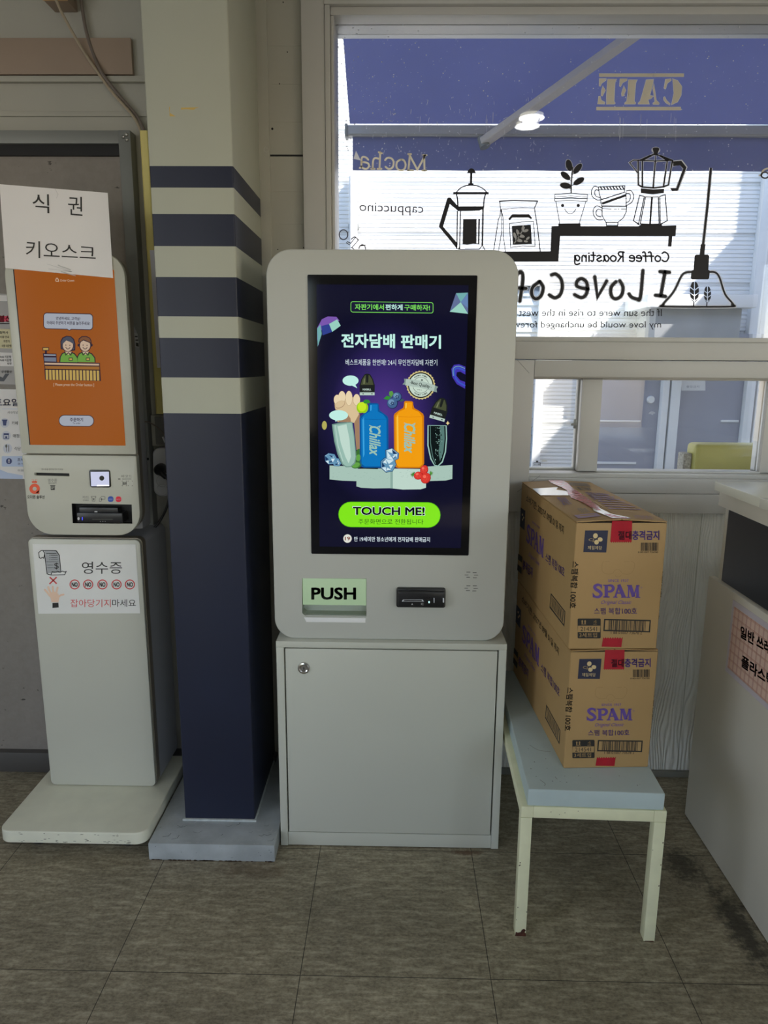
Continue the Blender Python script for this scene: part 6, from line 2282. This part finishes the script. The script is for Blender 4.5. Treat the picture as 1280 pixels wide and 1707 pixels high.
def carton(loc, rz, h, label, dents):
    bx = thing('cardboard_box', label, 'cardboard box', loc, rz, 'tinned meat gift cartons on the bench')
    M = world_of(bx)
    R3 = M.to_3x3()
    sz = h / UH
    b = MB()
    b.box(0, CW, 0, CD, 0, h - .005, M_card, .0035, 3, M=M)
    b.build('body', bx)
    for k, (x0, x1, sgn) in enumerate(((.0005, CW / 2 - .0008, 1), (CW / 2 + .0008, CW - .0005, -1))):
        f = MB()
        zo, zi = h - .0042, h - .0012 + (.003 if dents else 0)
        za, zb = (zo, zi) if sgn > 0 else (zi, zo)
        f.prism([M @ Vector(q) for q in ((x0, .0005, za), (x1, .0005, zb), (x1, CD - .0005, zb), (x0, CD - .0005, za))], R3 @ Vector((0, 0, .0028)), M_card, .0008)
        f.build('flap', bx)
    g = MB().box(.004, CW - .004, .0012, .004, h - .0052, h - .0030, M_gap, M=M)
    g.build('flap_gap', bx)
    # ---- front face: u across, v down in crop pixels of the upper carton
    FQ = [(525, 350), (1205, 355), (1130, 1280), (475, 1255)]

    def fat(x, y):
        p = on_plane(840 + x * .2265625, 790 + y * .2265625, UP @ Vector((0, 0, 0)), UP.to_3x3() @ Vector((0, 1, 0)))
        q = UPi @ p
        return M @ Vector((q.x, 0, q.z * sz))
    nf = R3 @ Vector((0, -1, 0))
    pr = Print(fat, nf)
    pr.poly([(596, 416), (766, 416), (752, 578), (583, 575)], I_navy)
    I_lg = ink('carton_logo_tan', 160, 142, 104, 2.2)
    for cx, cy, rx, ry, ro in ((672, 455, 17, 19, .3), (707, 482, 18, 16, .2), (680, 502, 17, 17, -.2)):
        pr.ell(cx, cy, rx, ry, I_lg, 1, rot=ro)
    pr.text('CJ', 622, 474, 662, 500, I_lg, 1, bold=.03)
    pr.text('제일제당', 616, 528, 720, 556, I_lg, 1, bold=.01, slope=.02)
    pr.text('절대충격금지', 838, 416, 1142, 486, I_purple, 1, bold=.05)
    pr.bars(1006, 505, 1136, 566, I_black, 1, 20, 3)
    pr.text('8 801007 736785', 986, 570, 1134, 582, I_black, 1)
    pr.text('SINCE 1937', 765, 775, 916, 795, I_purple, 1, bold=.01)
    spam_letters(pr, 650, 810, 1002, 910, I_purple, 1, .012)
    pr.ring(1011, 836, 5, 5, 1.6, I_purple, 1, 14)
    pr.text('Original Classic', 714, 930, 938, 966, I_purple, 1, shear=.45, bold=-.004)
    pr.text('스팸 복합100호', 662, 984, 978, 1032, I_purple, 1, bold=.015)
    # handling label
    pr.rect(541, 1064, 711, 1210, I_black, 0, 9)
    pr.poly([(544, 1116), (708, 1116), (705, 1164), (541, 1164)], I_tan, 1)
    for x in (575, 596):
        pr.poly([(x - 8, 1084), (x, 1074), (x + 8, 1084), (x + 4, 1084), (x + 4, 1102), (x - 4, 1102), (x - 4, 1084)], I_tan, 1)
    pr.rect(568, 1104, 604, 1107, I_tan, 1)
    pr.text('4', 658, 1074, 682, 1100, I_tan, 1, bold=.02).rect(655, 1104, 684, 1107, I_tan, 1)
    pr.text('214541', 562, 1124, 684, 1156, I_black, 2, bold=.01)
    pr.text('3세트입', 554, 1168, 684, 1202, I_tan, 1, bold=.005)
    pr.poly([(736, 1066), (1080, 1074), (1074, 1166), (730, 1156)], I_black, 0)
    pr.poly([(746, 1076), (1070, 1084), (1064, 1156), (740, 1146)], I_tan, 1)
    rnd = random.Random(6)
    x = 768
    while x < 1040:
        w_ = rnd.choice((2.5, 4, 6, 8))
        s_ = (x - 736) * .023
        pr.poly([(x, 1076 + s_), (x + w_, 1076 + s_), (x + w_ - 4, 1150 + s_), (x - 4, 1150 + s_)], I_black, 2)
        x += w_ + rnd.choice((2.5, 4, 6))
    pr.text('1 88 01007 73678 2', 786, 1158, 1014, 1178, I_black, 1, slope=.01)
    # punched hand hole outline
    I_cut = ink('cut_line', 118, 94, 58, 2.0)
    for q in ([(735, 645), (722, 660), (722, 712), (750, 735), (795, 735)], [(870, 735), (925, 735), (952, 705), (960, 660), (935, 642)], [(800, 735), (815, 708), (845, 704), (868, 730)], [(740, 645), (775, 644)], [(880, 648), (920, 644)], [(815, 740), (825, 756), (850, 756), (862, 742)]):
        pr.stroke(q, 2.2, I_cut, 0, smooth=True)
    pr.build('front_print', bx)
    pr = Print(fat, nf)
    pr.text('스팸복합 100호', 486, 640, 546, 990, I_black, 1, bold=.03, quad=[(552, 646), (530, 990), (478, 988), (500, 642)])
    pr.build('corner_print', bx)

    # ---- left side face
    def sat(x, y):
        p = on_plane(840 + x * .2265625, 790 + y * .2265625, UP @ Vector((0, 0, 0)), UP.to_3x3() @ Vector((1, 0, 0)))
        q = UPi @ p
        return M @ Vector((0, q.y, q.z * sz))
    ns = R3 @ Vector((-1, 0, 0))
    pr = Print(sat, ns)
    pr.text('소비기한: 2027년 09월 01일 까지', 0, 0, 1, 1, I_black, 1, bold=.02, quad=[(168, 148), (442, 384), (438, 446), (162, 200)])
    pr.build('date_print', bx)
    pr.poly([(124, 246), (158, 272), (152, 416), (118, 384)], I_navy)
    for cx, cy in ((137, 300), (146, 322), (138, 336)):
        pr.ell(cx, cy, 4, 9, I_lg, 1)
    pr.build('side_logo_print', bx)
    pr = Print(sat, ns)

    class Warp:
        pass
    Wq = [(170, 366), (298, 474), (290, 626), (164, 492)]
    base_t = pr.t

    def wt(x, y):
        a_, b_, c_, d_ = [Vector(q) for q in Wq]
        x /= 3.6
        q = a_.lerp(b_, x).lerp(d_.lerp(c_, x), y)
        return (q.x, q.y)
    pr.t = wt
    spam_letters(pr, 0, 0, 3.6, 1, I_purple, 1)
    pr.t = base_t
    pr.text('SINCE 1937', 0, 0, 1, 1, I_purple, 1, quad=[(210, 344), (266, 392), (265, 408), (209, 360)])
    pr.text('Original Classic', 0, 0, 1, 1, I_purple, 1, shear=.45, quad=[(186, 572), (264, 648), (262, 690), (182, 612)])
    pr.text('스팸 복합100호', 0, 0, 1, 1, I_purple, 1, bold=.02, quad=[(308, 572), (448, 688), (444, 764), (304, 642)])
    pr.build('side_print', bx)
    pr = Print(sat, ns)
    pr.poly([(346, 876), (452, 1012), (444, 1124), (336, 984)], I_black)
    pr.poly([(351, 892), (447, 1016), (440, 1106), (341, 974)], I_tan, 1)
    rnd = random.Random(8)
    t = .05
    while t < .95:
        w_ = rnd.choice((.02, .03, .05))
        P2 = lambda u, v: Vector((351, 892)).lerp(Vector((447, 1016)), u).lerp(Vector((341, 974)).lerp(Vector((440, 1106)), u), v)
        pr.poly([P2(t, .06), P2(t + w_, .06), P2(t + w_, .94), P2(t, .94)], I_black, 2)
        t += w_ + rnd.choice((.025, .04))
    pr.build('side_barcode_print', bx)
    pr.poly([(106, 586), (136, 612), (128, 738), (98, 706)], I_black)
    pr.poly([(104, 628), (133, 654), (131, 690), (101, 662)], I_tan, 1)
    pr.text('충격금지', 0, 0, 1, 1, I_purple, 1, bold=.05, quad=[(142, 626), (214, 690), (208, 766), (136, 694)])
    pr.build('side_label_print', bx)
    # right side shows only its edge: the date letters along the corner
    pr = Print(lambda x, y: M @ Vector((CW, x, y * sz)), R3 @ Vector((1, 0, 0)))
    pr.text('스팸복합 100호', 0, 0, 1, 1, I_black, 1, bold=.03, quad=[(.0, .205), (.0, .075), (.018, .075), (.018, .205)])
    pr.build('far_corner_print', bx)
    # ---- top face prints
    if dents:
        def tat(x, y):
            p = on_plane(860 + x * .203125, 800 + y * .203125, UP @ Vector((0, 0, UH + .0025)), Vector((0, 0, 1)))
            q = UPi @ p
            return M @ Vector((q.x, q.y, h + .0050 - abs(q.x - CW / 2) * .055))
        pr = Print(tat, (0, 0, 1), lift=.0012)
        I_pp = ink('faded_purple', 112, 92, 108, 2.2)
        I_gy = ink('faded_grey', 84, 82, 84, 2.0)
        for k in range(10):
            pr.poly([(432 + k * 15, 24), (440 + k * 15, 24), (462 + k * 17, 54), (454 + k * 17, 54)], I_gy, 1)
        pr.text('1 88 01007', 0, 0, 1, 1, I_gy, 1, bold=.03, quad=[(474, 62), (600, 64), (636, 88), (506, 90)])
        pr.text('충격금지 취급주의', 0, 0, 1, 1, I_pp, 1, bold=.02, quad=[(556, 100), (724, 104), (836, 170), (640, 176)])
        for k in range(7):
            y_ = 118 + k * 20
            pr.poly([(585 + k * 28, y_), (760 + k * 44, y_ - 4), (766 + k * 44, y_ + 2), (592 + k * 28, y_ + 8)], I_pp, 1)
        pr.build('top_caution_print', bx)
        pr.text('SPAM', 0, 0, 1, 1, I_pp, 1, bold=.06, quad=[(330, 140), (398, 140), (460, 200), (392, 206)])
        pr.text('스팸 복합100호', 0, 0, 1, 1, I_gy, 1, quad=[(488, 232), (560, 230), (616, 268), (540, 272)])
        pr.poly([(476, 284), (660, 276), (700, 302), (510, 310)], I_pp, 1)
        pr.poly([(520, 290), (640, 286), (646, 292), (530, 296)], M_card, 2)
        pr.build('top_brand_print', bx)
        pr.text('소비기한 2027년 09월 01일', 0, 0, 1, 1, I_pp, 1, quad=[(960, 290), (1100, 290), (1130, 322), (980, 322)])
        pr.build('top_date_print', bx)
        pr = Print(tat, (0, 0, 1), lift=.0016)
        M_lab = mat('glossy_white_label', L(206, 190, 172, 2.2), rough=.12)
        pr.poly([(136, 66), (345, 66), (330, 84), (420, 100), (430, 132), (200, 120)], M_lab, 1)
        pr.build('white_label', bx)
        tp = Print(tat, (0, 0, 1), lift=.0015)
        tp.poly([(262, 8), (380, 10), (420, 30), (290, 32)], M_tape, 2)
        tp.poly([(290, 32), (420, 30), (470, 80), (600, 170), (680, 230), (700, 262), (640, 250), (570, 205), (430, 128), (420, 96), (370, 66)], M_tape, 1)
        tp.poly([(600, 186), (690, 244), (780, 290), (940, 318), (790, 322), (700, 284), (640, 262)], mat('tape_sheen', L(214, 170, 168, 2.2), rough=.1), 2)  # pale sheen on the red tape, put in as colour
        tp.poly([(440, 110), (520, 142), (640, 200), (700, 262), (660, 256), (560, 196), (450, 150)], M_tape, 3)
        tp.poly([(782, 322), (952, 326), (800, 300), (700, 262), (690, 270)], M_tape, 1)
        tp.build('red_tape', bx)
    # ---- red tape on the front
    zig = []
    for k in range(21):
        x = 938 - (938 - 782) * k / 20
        zig.append((x, 506 + (0 if k % 2 else -9)))
    t_ = MB()
    t_.prism([fat(x, y) for x, y in [(795, 346), (942, 346)] + zig], nf * .0009, M_tape)
    t_.build('red_tape', bx)
    zig = []
    for k in range(17):
        x = 730 + (872 - 730) * k / 16
        zig.append((x, 1212 + (0 if k % 2 else -10)))
    t_ = MB()
    t_.prism([fat(x, y) for x, y in zig + [(862, 1274), (718, 1270)]], nf * .0009, M_tape)
    t_.build('red_tape', bx)
    # ghost of the covered words on the tape
    pr = Print(fat, nf, lift=.0011)
    pr.text('절대', 838, 418, 938, 484, mat('ink_through_tape', (.10, .004, .02), rough=.3), 1, bold=.05)
    pr.build('tape_show_through', bx)
    return bx


carton((.4345, 1.653, .4115), .058, .3205, 'lower taped cardboard gift carton standing directly on the bench slab', False)
carton((.4285, 1.655, .7335), .048, UH, 'upper taped cardboard gift carton lying on the other carton', True)

# ---- waste sorting cabinet
FX = .943
wc = thing('waste_cabinet', 'white waste sorting cabinet with an open slot under its countertop', 'cabinet', (1.24, 1.45, 0))
YB, YF = 2.072, .75
ctz1, ctz0 = 1.094, 1.069
M_top = mat('countertop_white', L(158, 158, 148, 2.5), rough=.22, var=.02)
M_cab = mat('white_cabinet_board', L(146, 143, 134, 2.8), rough=.38, var=.02)
ct = MB()
ct.box(FX - .023, 1.62, 1.786, YB - .028, ctz0, ctz1, M_top, .0015)
ct.box(FX - .023, 1.62, YF, 1.7855, ctz0, ctz1, M_top, .0015)
ct.build('countertop', wc)
MB().box(FX + .001, FX + .02, YF, YB - .01, 1.021, ctz0 - .0003, M_cab, .001).build('fascia', wc)
MB().box(FX, FX + .018, YF, YB, .004, .803, M_cab, .0015).build('front_panel', wc)
ib = MB()
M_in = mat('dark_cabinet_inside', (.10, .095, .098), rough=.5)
ib.box(FX + .019, 1.60, YB - .040, YB - .022, .004, 1.068, M_cab, .001)
ib.build('end_panel', wc)
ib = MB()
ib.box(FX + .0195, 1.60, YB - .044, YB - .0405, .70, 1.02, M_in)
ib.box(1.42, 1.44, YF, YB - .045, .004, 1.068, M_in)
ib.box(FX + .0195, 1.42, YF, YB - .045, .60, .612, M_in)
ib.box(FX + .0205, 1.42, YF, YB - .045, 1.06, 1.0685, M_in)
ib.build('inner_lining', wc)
MB().box(1.58, 1.62, YF, YB - .045, .004, 1.068, M_cab).build('back_panel', wc)
MB().box(FX + .012, 1.6, YF + .01, YB - .012, 0, .004, M_black).build('base_strip', wc)
# sign on the cabinet front
sg = thing('paper_sign', 'laminated pink checked paper sign about waste on the white cabinet front', 'sign', (FX, 1.77, .56))
xs = lambda x, y: on_x(1100 + x * .2459, 780 + y * .2459, FX - .0006)
c1_, c2_ = xs(496, 892), xs(440, 1372)
y0s, y1s = (c1_.y + c2_.y) / 2, (c1_.y + c2_.y) / 2 - .30
zt_, zb_ = c1_.z, c2_.z
sm = MB()
sm.box(FX - .0006, FX - .0001, y1s, y0s, zb_, zt_, mat('laminate_lilac', L(150, 144, 150, 2.4), rough=.2))
sm.build('laminated_sheet', sg)
pr = Print(lambda u, v: Vector((FX - .0006, y0s - u, zt_ - v)), (-1, 0, 0))
HT = zt_ - zb_
pk_, pl_2, pl_3 = ink('sign_pink', 160, 138, 126, 2.5), ink('sign_line', 138, 98, 84, 2.4), ink('sign_band', 150, 122, 112, 2.45)
pr.rect(.012, .016, .288, HT - .016, pk_, 0)
nv = 7
for k in range(13):
    x = .016 + k * .0225
    pr.rect(x, .016, x + .007, HT - .016, pl_3, 1)
for k in range(nv + 1):
    y = .018 + (HT - .038) * k / nv
    pr.rect(.012, y, .288, y + .0015, pl_2, 2).rect(.012, y + .0035, .288, y + .0045, pl_2, 2)
pr.build('checked_pattern', sg)
# lettering placed from the photograph on the cabinet's face


def sg_at(x, y):
    p = on_x(1100 + x * .2459, 780 + y * .2459, FX - .0006)
    return p


pr = Print(sg_at, (-1, 0, 0), lift=.0010)
I_blk = ink('sign_black', 36, 30, 30, 1.5)
pr.text('일반 쓰레기', 0, 0, 1, 1, I_blk, 1, bold=.05, quad=[(550, 1066), (800, 1208), (796, 1302), (544, 1148)])
pr.build('sign_text', sg)
pr.text('플라스틱', 0, 0, 1, 1, I_blk, 1, bold=.05, quad=[(558, 1264), (770, 1408), (764, 1498), (550, 1346)])
pr.build('sign_text', sg)

bpy.data.scenes.remove(TS)
